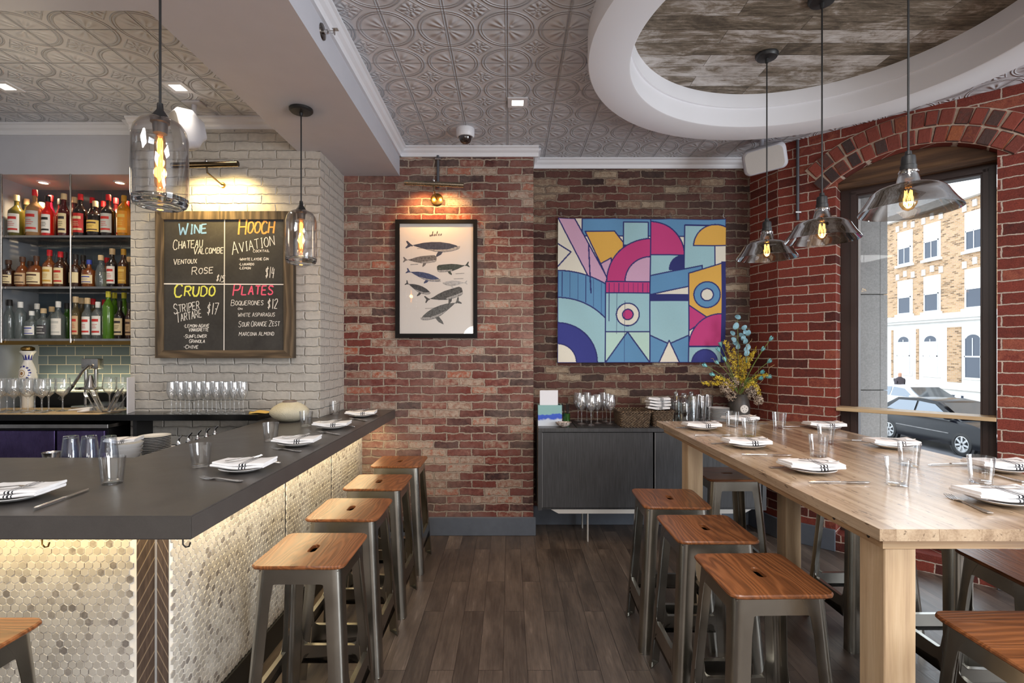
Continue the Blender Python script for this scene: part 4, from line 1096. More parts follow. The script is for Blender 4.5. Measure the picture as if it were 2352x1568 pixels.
PINT = MB().lathe([(0, 0), (.0285, 0), (.030, .003), (.0435, .146), (.0415, .146), (.028, .012), (0, .011)], 36, Matrix.Translation((0, 0, .147)) @ Matrix.Rotation(PI, 4, 'X')).build('pint_glass', thin_glass('thick_glass', (.90, .93, .97, 1), .09, .85)); PINT.location = (0, 0, -5)
for i, px in enumerate((163, 205, 250)):
    put(PINT, (at(px, 1025, 2.45).x, 2.45, .9405), 0, 'upturned pint glass behind the counter, %s from the stacked bowls' % ORD[2-i], 'glass', 'upturned pint glasses')
mb = MB(); mb.lathe([(0, 0), (.02, 0), (.024, .006), (.036, .06), (.037, .066), (.034, .064), (.022, .008), (0, .006)], 28)
tag(mb.build('jigger_cup', M_steel, loc=(at(118, 1040, 2.47).x, 2.47, .9405)), 'small steel cup behind the counter beside the upturned pint glasses', 'cup')
for i in range(13):
    put(PLATE, (-2.214, 3.22, .8305+i*.0098), .3*i, 'white plate in the stack behind the bar, %s from the top' % ORD[12-i], 'plate', 'stacked plates behind the bar').scale = (.98, .98, .8)
BOWL = MB().lathe([(0, 0), (.035, 0), (.04, .004), (.07, .03), (.084, .058), (.085, .061), (.082, .06), (.066, .034), (.036, .009), (0, .008)], 40).build('bowl', M_ceramic); BOWL.location = (0, 0, -5)
for i in range(4):
    put(BOWL, (-2.19+.004*i, 2.93, .8305+i*.026), 0, 'white bowl in the stack behind the pint glasses, %s from the top' % ORD[3-i], 'bowl', 'stacked bowls behind the bar')
o = put(NAPK, (-2.19, 2.93, .974), .2, 'folded napkin lying on the stacked bowls behind the bar', 'napkin', 'napkins behind the bar'); o.scale = (.75, .9, 1)
o = put(NAPK, (-2.25, 3.42, .8305), -.3, 'folded napkin on the work table behind the stacked plates', 'napkin', 'napkins behind the bar')
mb = MB(); mb.box(-.07, .07, -.022, .022, 0, .010, bev=.004); tag(mb.build('wooden_paddle', M_shelfwood, loc=(-2.07, 3.37, .8305), rz=.5), 'small pale wooden paddle beside the stacked plates behind the bar', 'paddle')
# pendants over the bar
def solid_glass():
    t = NT('thick_blown_glass'); return t.end(t.n('ShaderNodeBsdfGlass', {'Color': (.93, .94, .95, 1), 'Roughness': 0., 'IOR': 1.45}))
M_solid = solid_glass()
def bar_pendant(label, loc, ztop):
    p = thing('glass_pendant', label, 'pendant lamp', loc)
    L = ztop-loc[2]
    mb = MB(); mb.lathe([(0, L), (.066, L), (.066, L-.012), (.058, L-.020), (.01, L-.024), (.008, L-.04), (0, L-.04)], 36); mb.build('ceiling_rose', M_black, p)
    mb = MB(); mb.cyl((0, 0, .36), (0, 0, L-.02), .0042, 8); mb.build('cord', M_black, p)
    mb = MB(); mb.lathe([(0, .37), (.009, .368), (.011, .345), (.026, .322), (.030, .312), (.030, .300), (.024, .296), (.022, .262), (0, .262)], 24); mb.build('socket', M_black, p)
    o_ = [(.024, .314), (.045, .311), (.066, .298), (.080, .276), (.0865, .245), (.0875, .15), (.088, .05), (.0865, .034)]
    i_ = [(.0835, .034), (.084, .06), (.0838, .15), (.083, .244), (.077, .273), (.064, .294), (.044, .307), (.024, .310)]
    mb = MB(); mb.lathe(o_+i_, 56); mb.build('glass_shade', M_glass2, p, ang=60)
    mb = MB(); mb.lathe([(.0865, .034), (.085, .02), (.080, .008), (.070, .002), (.055, .006), (.03, .016), (0, .02), (0, .034), (.03, .032), (.05, .028), (.066, .027), (.077, .03), (.0835, .036)], 56, close=True); mb.build('glass_base', M_solid, p, ang=60)
    b = MB().lathe([(0, .262), (.012, .258), (.0145, .245), (.018, .22), (.018, .09), (.013, .075), (.004, .068), (0, .062)], 24).build('bulb', M_amber, p, ang=60)
    for k in range(3):
        w = 2*PI*k/3; mb = MB(); x, y = .0075*math.cos(w), .0075*math.sin(w); x2, y2 = .0075*math.cos(w+1.), .0075*math.sin(w+1.)
        mb.tube([(x*.5, y*.5, .245), (x, y, .235), (x, y, .105), ((x+x2)/2, (y+y2)/2, .092), (x2, y2, .105), (x2, y2, .235)], .002, 6); mb.build('filament', M_fil, b)
    lamp('POINT', 'pendant_bulb_light', (loc[0], loc[1], loc[2]+.17), 3.2, (1, .55, .2), size=.02)
bar_pendant('clear bottle-shaped pendant hanging over the bar corner, the nearer and larger one', (-1.232, 1.82, 1.996), 2.90)
bar_pendant('clear bottle-shaped pendant hanging in front of the chalkboard corner', (-1.215, 3.01, 1.994), 2.90)
# shelving in the niche
sh = thing('bottle_shelf', 'wire bottle shelving in the tiled niche behind the bar', 'shelf', (-3.22, 3.76, 0))
SHZ = (2.33, 1.957, 1.577)
for z in SHZ:
    mb = MB()
    for y in (0, .345): mb.box(-.535, .535, y-.004, y+.004, z-.016, z-.001)
    for k in range(72): mb.box(-.53+k*.0148, -.524+k*.0148, 0, .345, z-.009, z)
    mb.build('wire_shelf', M_steel, sh)
mb = MB(); mb.box(-.535, .535, -.006, .006, SHZ[2]-.045, SHZ[2]-.016); mb.build('bottom_rail', M_brass, sh)
for px in (163, 4):
    x = at(px, 600, 3.745).x+3.22; mb = MB(); mb.cyl((x, -.018, SHZ[2]-.03), (x, -.018, 2.77), .0065, 10); mb.build('post', M_steel, sh)
for i, x in enumerate((-3.54, -2.96)):
    nl = thing('niche_lamp', 'small round lamp in the niche ceiling, %s' % ('above the posts of the shelving end' if i == 0 else 'next to the white pier'), 'lamp', (x, 3.92, 2.769))
    mb = MB(); mb.lathe([(.042, 0), (.042, -.006), (.030, -.008), (.028, 0)], 24, close=True); mb.build('trim_rim', M_trim, nl); mb = MB(); mb.lathe([(0, -.003), (.029, -.003), (.029, -.001), (0, -.001)], 24); mb.build('lens', M_lens_w, nl)
# bottles: px centre, top, width, liquid, label, label mark, cap, words
GLS = {}
def gl(name, col, body=.55):
    if name not in GLS: GLS[name] = thin_glass('bottle_'+name, tuple(min(1, v*1.1) for v in col[:3])+(1,), .04, .55, body, col)
    return GLS[name]
LQ = {'olive': c(112, 104, 42), 'tan': c(176, 138, 92), 'red': c(222, 34, 26), 'magenta': c(170, 22, 66), 'wine': c(90, 22, 26), 'dark': c(34, 22, 20), 'gold': c(208, 150, 26), 'amber': c(140, 74, 28), 'clear': c(196, 204, 204), 'green': c(96, 150, 30), 'leaf': c(60, 120, 30), 'brown': c(70, 38, 22), 'pale': c(190, 172, 128)}
LB = {'white': c(224, 220, 212), 'cream': c(222, 204, 160), 'yellow': c(226, 190, 96), 'redl': c(190, 42, 36), 'orange': c(226, 150, 40), 'grey': c(186, 186, 180), 'tanl': c(196, 164, 124), 'darkl': c(48, 42, 46), 'blue': c(50, 66, 150), 'black': c(28, 24, 24), 'goldl': c(198, 150, 56), 'redc': c(196, 26, 36), 'wood': c(74, 48, 34), 'cork': c(206, 178, 136), 'whitec': c(232, 230, 224), 'yellowc': c(214, 206, 70), 'teal': c(40, 90, 90)}
LM = {k: plain('paper_'+k, v, .55) for k, v in LB.items()}
def bottle(px, ptop, pw, Y, zs, liq, lab, mark, cap, words_, row, kind='std', group=None):
    s = Y/F; x = at(px, 0, Y).x; H = EYE-(ptop-CY)*s-zs; r = pw*s/2*.97
    b = thing('bottle', words_, 'bottle', (x, Y, zs), 0, group)
    rn = .0135; hb = {'std': .58, 'tall': .66, 'squat': .56, 'round': .5}[kind]*H; hc = min(.16*H, .045); hs = {'std': .74, 'tall': .82, 'squat': .70, 'round': .72}[kind]*H
    if kind == 'round': p = [(0, .0), (r*.8, 0), (r*.97, .02), (r, hb*.6), (r*.93, hb), (r*.6, hs*.93), (rn, hs), (rn, H-hc*.5), (0, H-hc*.5)]
    else: p = [(0, 0), (r*.92, 0), (r, .006), (r, hb), (r*.96, hb+.012), (r*.72, hb+(hs-hb)*.55), (rn*1.15, hs), (rn, hs+.01), (rn, H-hc*.5), (0, H-hc*.5)]
    mb = MB(); mb.lathe(p, 24); mb.build('body', gl(liq, LQ[liq], .13 if liq in ('clear', 'pale') else .62), b, ang=50)
    cr = rn*1.22 if cap not in ('cork', 'wood') else rn*1.35
    mb = MB(); mb.lathe([(0, H-hc), (cr, H-hc), (cr, H-.003), (cr*.9, H), (0, H)], 20); mb.build('cap', LM[cap], b)
    if lab:
        z0, z1 = (.10*H, hb*.93) if kind != 'squat' else (.14*H, hb*.8)
        mb = MB(); a0 = -PI/2-1.05; a1 = -PI/2+1.05; n = 12
        rr = r*1.012
        def band(zz0, zz1, b0, b1, R):
            vs = [(R*math.cos(b0+(b1-b0)*k/n), R*math.sin(b0+(b1-b0)*k/n), z) for z in (zz0, zz1) for k in range(n+1)]
            mb.add(vs, [(k, k+1, n+2+k, n+1+k) for k in range(n)])
        band(z0, z1, a0, a1, rr)
        if mark:
            mb.mi = 1; h = z1-z0
            band(z0+h*.70, z0+h*.84, a0+.35, a1-.35, rr*1.006); band(z0+h*.12, z0+h*.22, a0+.2, a1-.2, rr*1.006)
            for q_ in (.36, .45, .54): band(z0+h*q_, z0+h*(q_+.025), a0+.5, a1-.5-.3*rnd.random(), rr*1.006)
        mb.build('label', [LM[lab], LM[mark or lab]], b, fix=False)
    return b
ROWS = [
 ('top', SHZ[0], 3.85, 'front', [(38, 448, 31, 'olive', 'white', 'redl', 'cork', 'olive green cordial bottle with red-marked white label', 'std'), (80, 436, 33, 'tan', 'grey', 'redl', 'redc', 'wide tan bottle with green neck and pale label', 'std'), (110, 450, 24, 'red', 'white', 'black', 'black', 'bright red bottle with black cap', 'std'), (147, 445, 22, 'wine', 'cream', 'darkl', 'cork', 'dark red bottle with tall cork-coloured cap', 'std'),
   (185, 446, 29, 'dark', 'redl', 'cream', 'redc', 'black bottle with red label', 'std'), (219, 462, 33, 'dark', 'yellow', 'wood', 'cork', 'squat black bottle with yellow label', 'squat'), (249, 447, 30, 'dark', 'grey', 'redl', 'redc', 'black bottle with grey label and red cap', 'std'), (285, 449, 27, 'gold', 'orange', 'yellow', 'goldl', 'golden bottle with orange label', 'tall')]),
 ('top', SHZ[0], 3.985, 'rear', [(61, 457, 24, 'olive', 'white', 'orange', 'cork', 'olive bottle with cream cap', 'std'), (96, 465, 22, 'olive', 'cream', None, 'cork', 'short olive bottle with cream cap', 'std'), (117, 449, 20, 'magenta', None, None, 'redc', 'magenta bottle with red cap', 'std'), (138, 457, 20, 'wine', None, None, 'black', 'wine red bottle with black cap', 'std'), (171, 453, 22, 'wine', 'tanl', None, 'cork', 'brown-red bottle with cork cap', 'std'), (212, 454, 22, 'dark', None, None, 'redc', 'dark bottle with bright red cap', 'std'), (237, 462, 22, 'dark', None, None, 'redc', 'dark short bottle with red cap', 'std'), (266, 455, 24, 'wine', 'white', 'redl', 'redc', 'bottle with red and white capsule', 'std'), (292, 462, 18, 'gold', None, None, 'redc', 'gold bottle with small red cap', 'std')]),
 ('middle', SHZ[1], 3.85, 'front', [(20, 597, 31, 'brown', 'cream', 'wood', 'wood', 'dark brown squat bottle with arched cream label', 'squat'), (52, 590, 29, 'amber', 'tanl', 'wood', 'wood', 'amber bottle with hanging paper tag', 'round'), (84, 588, 36, 'amber', 'cream', 'wood', 'wood', 'broad round whiskey bottle with cream label', 'round'), (114, 574, 26, 'amber', 'cream', 'goldl', 'redc', 'amber bottle with tall cream label and red top', 'std'), (139, 578, 25, 'brown', 'cream', 'redl', 'redc', 'brown bottle with tapering cream label and red foil', 'std'), (174, 584, 25, 'brown', 'cream', None, 'black', 'dark bottle with low cream label and black cap', 'squat'), (205, 597, 29, 'amber', 'cream', 'blue', 'blue', 'amber bottle with blue-banded label and blue stopper', 'squat'), (232, 586, 23, 'clear', None, None, 'cork', 'clear unlabelled bottle with cork stopper', 'round'), (258, 571, 22, 'dark', 'white', 'redl', 'cork', 'dark bottle with clear neck and white label', 'std'), (284, 572, 22, 'brown', 'goldl', 'yellow', 'goldl', 'brown bottle with gold oval label', 'std')]),
 ('middle', SHZ[1], 3.985, 'rear', [(70, 600, 24, 'amber', None, None, 'wood', 'amber bottle with brown stopper', 'std'), (149, 579, 22, 'brown', None, None, 'black', 'brown bottle with tall black cap', 'std'), (191, 586, 22, 'brown', None, None, 'black', 'brown bottle with black stopper', 'std'), (246, 592, 20, 'amber', 'cream', None, 'redc', 'amber bottle with red stopper', 'std'), (297, 590, 18, 'pale', 'white', None, 'cork', 'pale bottle with round white label', 'std')]),
 ('bottom', SHZ[2], 3.85, 'front', [(22, 688, 20, 'clear', None, None, 'black', 'clear bottle with black cap', 'std'), (47, 693, 22, 'clear', None, None, 'whitec', 'clear plain square-shouldered bottle and white cap', 'tall'), (73, 714, 27, 'clear', 'white', 'blue', 'whitec', 'squat bottle with blue and white label', 'squat'), (100, 708, 25, 'clear', 'darkl', 'grey', 'cork', 'clear bottle with dark ornate oval label', 'squat'), (134, 692, 27, 'clear', 'white', 'grey', 'whitec', 'clear bottle with wide white label and white stopper', 'std'), (174, 681, 21, 'pale', 'tanl', 'redl', 'cork', 'tall pale bottle with tan label', 'std'), (201, 684, 22, 'clear', 'white', 'redl', 'cork', 'clear bottle with pink and white label', 'std'), (225, 693, 24, 'clear', 'white', 'redl', 'whitec', 'clear bottle with red-lettered white label', 'tall'), (249, 669, 24, 'green', None, None, 'yellowc', 'tall green bottle with yellow neck', 'tall'), (275, 691, 22, 'dark', 'cream', 'darkl', 'black', 'black wine-shaped bottle with cream label', 'std'), (297, 695, 16, 'brown', 'tanl', 'wood', 'black', 'brown bottle with tan label', 'std')]),
 ('bottom', SHZ[2], 3.985, 'rear', [(13, 690, 18, 'clear', 'redl', None, 'redc', 'clear bottle with reddish cap', 'std'), (40, 692, 22, 'clear', None, None, 'whitec', 'clear plain bottle with white cap', 'std'), (85, 697, 22, 'clear', None, None, 'whitec', 'clear narrow bottle with white cap', 'std'), (119, 704, 22, 'clear', None, None, 'cork', 'clear short bottle with cork', 'std'), (154, 696, 20, 'teal' if False else 'leaf', None, None, 'black', 'dark green bottle', 'std'), (188, 684, 20, 'pale', None, None, 'cork', 'pale straw bottle with cork', 'std'), (214, 686, 20, 'pale', None, None, 'redc', 'pale bottle with red top', 'std'), (240, 688, 18, 'wine', None, None, 'redc', 'wine red narrow bottle', 'std'), (263, 672, 19, 'green', None, None, 'yellowc', 'green bottle with yellow collar', 'tall'), (285, 672, 19, 'green', None, None, 'yellowc', 'slim green bottle with yellow collar', 'tall')]),
]
for lev, zs, Y, row, items in ROWS:
    n = len(items)
    for i, (px, pt, pw, lq, lb, mk, cp_, wd, kd) in enumerate(items):
        bottle(px, pt, pw, Y, zs+.0005, lq, lb, mk, cp_, '%s, %s from pier, %s row, %s shelf' % (wd, ORD[n-1-i], row, lev), row, kd, '%s row of bottles on the %s shelf' % (row, lev))
# on the back ledge
for i, px in enumerate((0, 32, 64, 96)):
    put(WINE2, (at(px, 0, 3.54).x, 3.54, LZ+.0025), 0, 'stemmed wine glass in the front row on the back ledge, %s from the juice press' % ORD[3-i], 'wine glass', 'wine glasses on the back ledge')
for i, px in enumerate((16, 48, 80, 112, 144)):
    put(WINE2, (at(px, 0, 3.64).x, 3.64, LZ+.0025), 0, 'stemmed wine glass in the second row on the back ledge, %s from the juice press' % ORD[4-i], 'wine glass', 'wine glasses on the back ledge')
for i, px in enumerate((252, 283)):
    put(WINE2, (at(px, 0, 3.80).x, 3.80, LZ+.0025), 0, 'stemmed wine glass behind the bunch of cutlery, %s from the pier' % ORD[1-i], 'wine glass', 'wine glasses on the back ledge')
for i in range(9):
    px = 394+i*20.6
    put(FLUTE, (at(px, 0, 3.50).x, 3.50, LZ+.0005), 0, 'slim wine glass before the white brick, front row, %s from the chalkboard corner' % ORD[8-i], 'wine glass', 'slim wine glasses under the chalkboard')
for i in range(8):
    px = 405+i*20.6
    put(FLUTE, (at(px, 0, 3.585).x, 3.585, LZ+.0005), 0, 'slim wine glass before the white brick, rear row, %s from the chalkboard corner' % ORD[7-i], 'wine glass', 'slim wine glasses under the chalkboard')
mb = MB(); mb.box(-3.74, -2.72, 4.02, 4.10, LZ+.0005, LZ+.10); tag(mb.build('black_rail', M_black), 'low black riser along the foot of the tiled splashback', 'riser')
# blue and white ceramic decanter
X = at(64, 0, 3.86).x; s = 3.86/F
dc = thing('ceramic_decanter', 'white ceramic decanter with blue painted ornaments on the back ledge', 'decanter', (X, 3.86, LZ+.0005))
zz = lambda y: EYE-(y-CY)*s-LZ
P = [(0, 0), (.032, 0), (.036, .01), (.034, .05), (.036, zz(893)), (.05, zz(876)), (.054, zz(866)), (.049, zz(850)), (.034, zz(836)), (.0245, zz(829)), (.024, zz(824)), (.033, zz(814)), (.048, zz(808)), (.046, zz(806)), (0, zz(806))]
t = NT('painted_ceramic'); x, y, z = t.xyz()
zz2 = lambda y_: float(zz(y_))
blue = t.math('LESS_THAN', t.math('ABSOLUTE', z-zz2(820)), .022)
th = t.math('ARCTAN2', x, y*-1.); wig = t.math('ABSOLUTE', t.math('SINE', th*5.))
bl = t.math('MULTIPLY', blue, t.math('GREATER_THAN', wig*.045+zz2(828), z))
dd = t.math('SQRT', x*x*1.6+(z-zz2(857))*(z-zz2(857)))
ringm = t.math('MULTIPLY', t.math('LESS_THAN', t.math('ABSOLUTE', dd-.052), .006), t.math('GREATER_THAN', t.math('SINE', t.math('ARCTAN2', x, z-zz2(857))*14.), -.3))
dot = t.math('LESS_THAN', dd, .013)
col = t.mix(t.math('MINIMUM', bl+ringm, 1.), c(234, 228, 218), c(46, 48, 132)); col = t.mix(dot, col, c(150, 110, 70)); col = t.mix(t.math('LESS_THAN', t.math('ABSOLUTE', dd-.024), .003), col, c(180, 150, 110))
mb = MB(); mb.lathe(P, 40); mb.build('body', t.end(t.pbr(col, .2)), dc, ang=60)
mb = MB(); mb.lathe([(0, zz(806)), (.03, zz(806)), (.042, zz(803)), (.040, zz(798)), (.02, zz(795)), (0, zz(794.5))], 28); mb.build('stopper', M_brass, dc)
# citrus press
s = 3.84/F
jp = thing('citrus_press', 'steel lever citrus press with black grip on the back ledge', 'press', (at(206, 0, 3.84).x, 3.84, LZ+.0025))
jx = lambda px: (px-206)*s
jz = lambda py: EYE-(py-CY)*s-LZ
mb = MB(); mb.box(jx(180), jx(236), -.07, .06, 0, .02, bev=.006); mb.build('base', M_steel, jp)
for a in (198, 221): mb = MB(); mb.box(jx(a)-.009, jx(a)+.009, -.012, .012, .02, jz(830), bev=.003, seg=1); mb.build('post', M_steel, jp)
mb = MB(); mb.box(jx(193), jx(232), -.03, .03, jz(848), jz(824), bev=.008); mb.build('head', M_steel, jp)
mb = MB(); mb.lathe([(0, jz(862)), (.012, jz(862)), (.03, jz(880)), (.04, jz(890)), (0, jz(890))], 24, Matrix.Translation((jx(209), -.005, 0))); mb.build('cone', M_steel, jp)
mb = MB(); mb.box(jx(184), jx(229), -.05, .03, jz(895), jz(889), bev=.004); mb.build('cup_plate', M_steel, jp)
mb = MB(); mb.tube([(jx(218), -.05, jz(838)), (jx(205), -.06, jz(852)), (jx(188), -.08, jz(885))], .010, 10); lv = mb.build('lever', M_steel, jp)
mb = MB(); mb.tube([(jx(188), -.08, jz(884)), (jx(168), -.11, jz(915))], [.013, .017], 12); mb.build('grip', M_black, lv)
# cutlery bunch
X = at(241, 0, 3.56).x
mb = MB(); mb.box(-.085, .085, -.05, .05, 0, .004); mb.box(-.085, -.081, -.05, .05, .004, .065); mb.box(.081, .085, -.05, .05, .004, .065); mb.box(-.081, .081, .046, .05, .004, .065); mb.box(-.081, .081, -.05, -.046, .004, .065)
tag(mb.build('cutlery_tray', M_glass, loc=(X, 3.58, LZ+.0025)), 'clear open tray holding cutlery on the back ledge', 'tray')
for i in range(9):
    a = KNIFE.copy() if i % 3 else FORK.copy(); COL.objects.link(a)
    sgn = -1 if i < 4 else 1
    a.location = (X+sgn*.010+(i-4)*.0125, 3.555+.019*(i % 3), LZ+.012); a.rotation_euler = (0, -(1.0+.05*(i % 4)), PI if sgn < 0 else .1*(i-6))
    a.scale = (.8, 1, 1)
    tag(a, 'steel %s standing in the clear cutlery tray, %s from the pier' % ('knife' if i % 3 else 'fork', ORD[8-i]), 'knife' if i % 3 else 'fork', 'cutlery bunched in the clear tray')
mb = MB(); mb.box(-.004, .004, -.07, .07, 0, .245, bev=.001, seg=1); tag(mb.build('menu_card', plain('pale_card', c(206, 204, 210), .6), loc=(at(298, 0, 3.55).x, 3.56, LZ+.0005), rz=.35), 'pale upright card leaning beside the white pier on the back ledge', 'card')
for i, (x0, x1, y0, z0) in enumerate(((160, 226, 3.665, .02), (180, 214, 3.565, .0))):
    a = at(x0, 0, y0).x; b = at(x1, 0, y0).x
    mb = MB(); n = 10; sec_ = rrect(-.03, .03, 0, .018, .008, 3); m = len(sec_); vs = []
    for k in range(n+1):
        for y, z in sec_: vs.append((a+(b-a)*k/n, y*(.4+.6*min(1, k/4)), z*(.5+.5*min(1, k/5))+.012*(k/n)**2))
    mb.add(vs, [(k*m+q_, k*m+(q_+1) % m, (k+1)*m+(q_+1) % m, (k+1)*m+q_) for k in range(n) for q_ in range(m)]+[tuple(range(m)), tuple(n*m+q_ for q_ in range(m))])
    tag(mb.build('folded_towel', M_linen, loc=(0, y0, LZ+.0025+z0*0)), ['long folded bar towel lying before the citrus press', 'short folded bar towel lying beside the clear cutlery tray'][i], 'towel', 'bar towels')
# round bud vase on the counter
vz = thing('bud_vase', 'round cream ceramic vase with pitted skin on the counter below the white pier', 'vase', (-1.487, 3.49, CZ+.0005))
mb = MB(); mb.lathe([(0, 0), (.06, .002), (.10, .022), (.126, .052), (.124, .075), (.10, .10), (.07, .118), (.046, .128), (.040, .134), (.034, .130), (.03, .11), (0, .10)], 56)
t = NT('stippled_clay'); f = t.n('ShaderNodeTexVoronoi', {'Vector': t.pos(), 'Scale': 260.}); g = t.noise(t.pos(), 10., 3.)
mb.build('body', t.end(t.pbr(t.ramp(g, [(.3, c(206, 196, 168)), (.7, c(222, 214, 190))]), .8, 0., t.bump(f, .004))), vz, ang=60)
mb = MB(); mb.lathe([(.036, .128), (.046, .127), (.043, .137), (.035, .134)], 40, close=True); mb.build('rim', plain('unglazed_rim', c(120, 104, 96), .7), vz)
mb = MB(); n = 9
mb.grid(lambda u, v: (-.085+.17*u, -.03+.06*v, .008+.016*abs(math.sin(u*5+v*3))*(.4+v*.6)), 14, 6)
o = mb.build('tan_cloth', plain('mustard_cloth', c(206, 172, 96), .9), loc=(at(608, 0, 3.52).x-.02, 3.54, LZ-.006), rz=.25); tag(o, 'small crumpled mustard cloth on the ledge beside the round vase', 'cloth')
so = o.modifiers.new('thick', 'SOLIDIFY'); so.thickness = .004
# picture lamps
def pic_lamp(label, p0, p1, wall_y, stem_px, plate_r, up=None):
    a = Vector(p0); b = Vector(p1); m = (a+b)/2
    l = thing('picture_lamp', label, 'picture lamp', (m.x, wall_y, m.z))
    A, B = a-l.location, b-l.location
    mb = MB(); mb.cyl(A, B, .019, 24); mb.build('lamp_tube', M_bronze if plate_r < .04 else brushed('pewter_tube', c(150, 140, 122), .25), l)
    mb = MB(); d = (B-A).normalized(); mb.cyl(A+d*.02+Vector((0, .003, -.006)), B-d*.02+Vector((0, .003, -.006)), .010, 16); mb.build('tube_lamp', M_lens_w, l)
    sx = stem_px-l.location.x
    mb = MB(); mb.lathe([(0, 0), (plate_r, 0), (plate_r, .008), (plate_r*.8, .014), (0, .014)], 28, Matrix.Translation((sx, 0, -.075)) @ Matrix.Rotation(PI/2, 4, 'X')); mb.build('wall_plate', M_brass, l)
    mb = MB(); mb.tube([(sx, -.012, -.075), (sx, -.03, -.072), (sx, A.y*.95, -.05), (sx, A.y, 0)], .006, 8); mb.build('arm', M_bronze, l)
    mb = MB(); mb.lathe([(0, -.012), (.010, -.008), (.012, 0), (.010, .008), (0, .012)], 14, Matrix.Translation((sx, A.y, .026))); mb.build('knuckle', M_chrome, l)
pic_lamp('long brass picture lamp above the chalkboard', at(395, 380, 3.45), at(547, 376, 3.45), 3.648, at(503, 0, 3.6).x, .02)
pic_lamp('pewter picture lamp above the whale print', at(929, 419, 4.0), at(1065, 425, 4.0), WY-.002, at(1003, 0, 4.15).x, .05)
def conduit(label, x, y, z0, z1, clips):
    g = thing('conduit', label, 'conduit', (x, y, z0))
    mb = MB(); mb.cyl((0, 0, 0), (0, 0, z1-z0), .011, 12); mb.build('pipe', M_conduit, g)
    for z in clips: mb = MB(); mb.box(-.022, .022, -.013, .02, z-z0-.008, z-z0+.008, bev=.002, seg=1); mb.build('clip', M_steel, g)
M_conduit = plain('grey_conduit', c(92, 94, 100), .4, .4)
v = at(1006, 0, WY-.012); conduit('short grey conduit running down the brick to the pewter picture lamp', v.x, WY-.013, 2.80, 3.06, (3.03, 2.83))
v = WM @ Vector((.145, -.013, 0)); conduit('grey conduit running down the red brick beside the window arch', v.x, v.y, 2.50, 3.12, (2.56,))

# ------------------------------------------------------------------ sideboard and what stands on it
KZ = .890
sb = thing('sideboard', 'charcoal wood sideboard against the dark recessed brick', 'sideboard', (1.10, 4.2, 0))
x0, x1, y0, y1 = .222-1.10, 1.985-1.10, 3.985-4.2, 4.405-4.2
mb = MB(); mb.box(x0, x1, y0, y1, KZ-.03, KZ, bev=.002, seg=1); mb.build('top', M_console, sb)
for a in (x0, x1-.03): mb = MB(); mb.box(a, a+.03, y0, y1, .255, KZ-.03); mb.build('side_panel', M_console, sb)
mb = MB(); mb.box(x0+.03, x1-.03, y1-.02, y1, .285, KZ-.03); mb.box(x0+.03, x1-.03, y0+.028, y1-.02, .255, .285); mb.build('carcass', M_console, sb)
xm = (1504-CX)*3.985/F-1.10
for a, b in ((x0+.034, xm-.012), (xm+.006, x1-.034)):
    mb = MB(); mb.box(a, b, y0+.006, y0+.026, .275, KZ-.034, bev=.0015, seg=1); d = mb.build('door', M_console, sb)
    mb = MB(); mb.box(a-.003, a, y0+.004, y0+.024, .275, KZ-.034); mb.build('door_edge', plain('pale_edge', c(150, 150, 152), .4) if 'pale_edge' not in bpy.data.materials else bpy.data.materials['pale_edge'], d)
M_whitesteel = plain('white_steel', c(206, 202, 196), .4)
mb = MB(); mb.prism([(x0+.10, .255), (x1-.10, .255), (x1-.16, .222), (x0+.16, .222)], -(y1-.05), -(y0+.03), XZ); mb.build('base_frame', M_whitesteel, sb)
for px in (1352, 1660):
    for yy in (y0+.06, y1-.06):
        xx = (px-CX)*3.99/F-1.10; mb = MB(); mb.box(xx-.004, xx+.004, yy-.02, yy+.02, 0, .224); mb.build('leg', M_whitesteel, sb)
K = KZ+.0005
# pottery box with paper menus
v = at(1262, 0, 4.16)
t = NT('sea_glaze'); x, y, z = t.xyz(); n_ = t.noise(t.pos(), 18., 4.)
col = t.ramp(z+n_*.05+x*-.04, [(.0, c(222, 228, 236)), (.075, c(206, 216, 230)), (.085, c(60, 92, 200)), (.115, c(66, 100, 204)), (.118, c(142, 186, 186)), (.3, c(138, 182, 178))])
pbx = thing('menu_holder', 'glazed pottery box in sea green and blue on the sideboard', 'holder', (v.x, 4.16, K))
mb = MB()
for a in ((-.095, .095, -.06, -.05, 0, .165), (-.095, .095, .05, .06, 0, .165), (-.095, -.085, -.05, .05, 0, .165), (.085, .095, -.05, .05, 0, .165), (-.085, .085, -.05, .05, 0, .01)): mb.box(*a)
mb.build('pottery_box', t.end(t.pbr(col, .2)), pbx)
for k in range(5):
    mb = MB(); mb.box(-.072, .070, -.0008, .0008, 0, .268)
    o = mb.build('menu_sheet', plain('white_paper', c(232, 232, 238), .8) if k == 0 else bpy.data.materials['white_paper'], loc=(v.x-.008+.002*k, 4.12+.012*k, K+.0105), rz=.02*k-.03)
    tag(o, 'white paper menu standing in the pottery box, %s from the front' % ORD[k], 'menu', 'menus in the pottery box')
v = at(1301, 0, 4.22)
tg = thing('pen_jar', 'small green glass jar beside the pottery box', 'jar', (v.x, 4.22, K))
mb = MB(); mb.lathe([(0, 0), (.026, 0), (.029, .004), (.030, .085), (.028, .085), (.027, .008), (0, .007)], 24); mb.build('glass_body', thin_glass('green_glass', (.35, .62, .3, 1), .05, .6, .3, c(70, 130, 50)), tg)
for k in range(7):
    w = 2*PI*k/7; mb = MB(); mb.cyl((.012*math.cos(w), .012*math.sin(w), .009), (-.012+.045*math.cos(w)-.012, .03*math.sin(w), .165), .0035, 8)
    tag(mb.build('black_pen', M_black, loc=(v.x, 4.22, K)), 'black pen standing in the green glass jar', 'pen', 'black pens in the green jar')
v = at(1294, 0, 4.05)
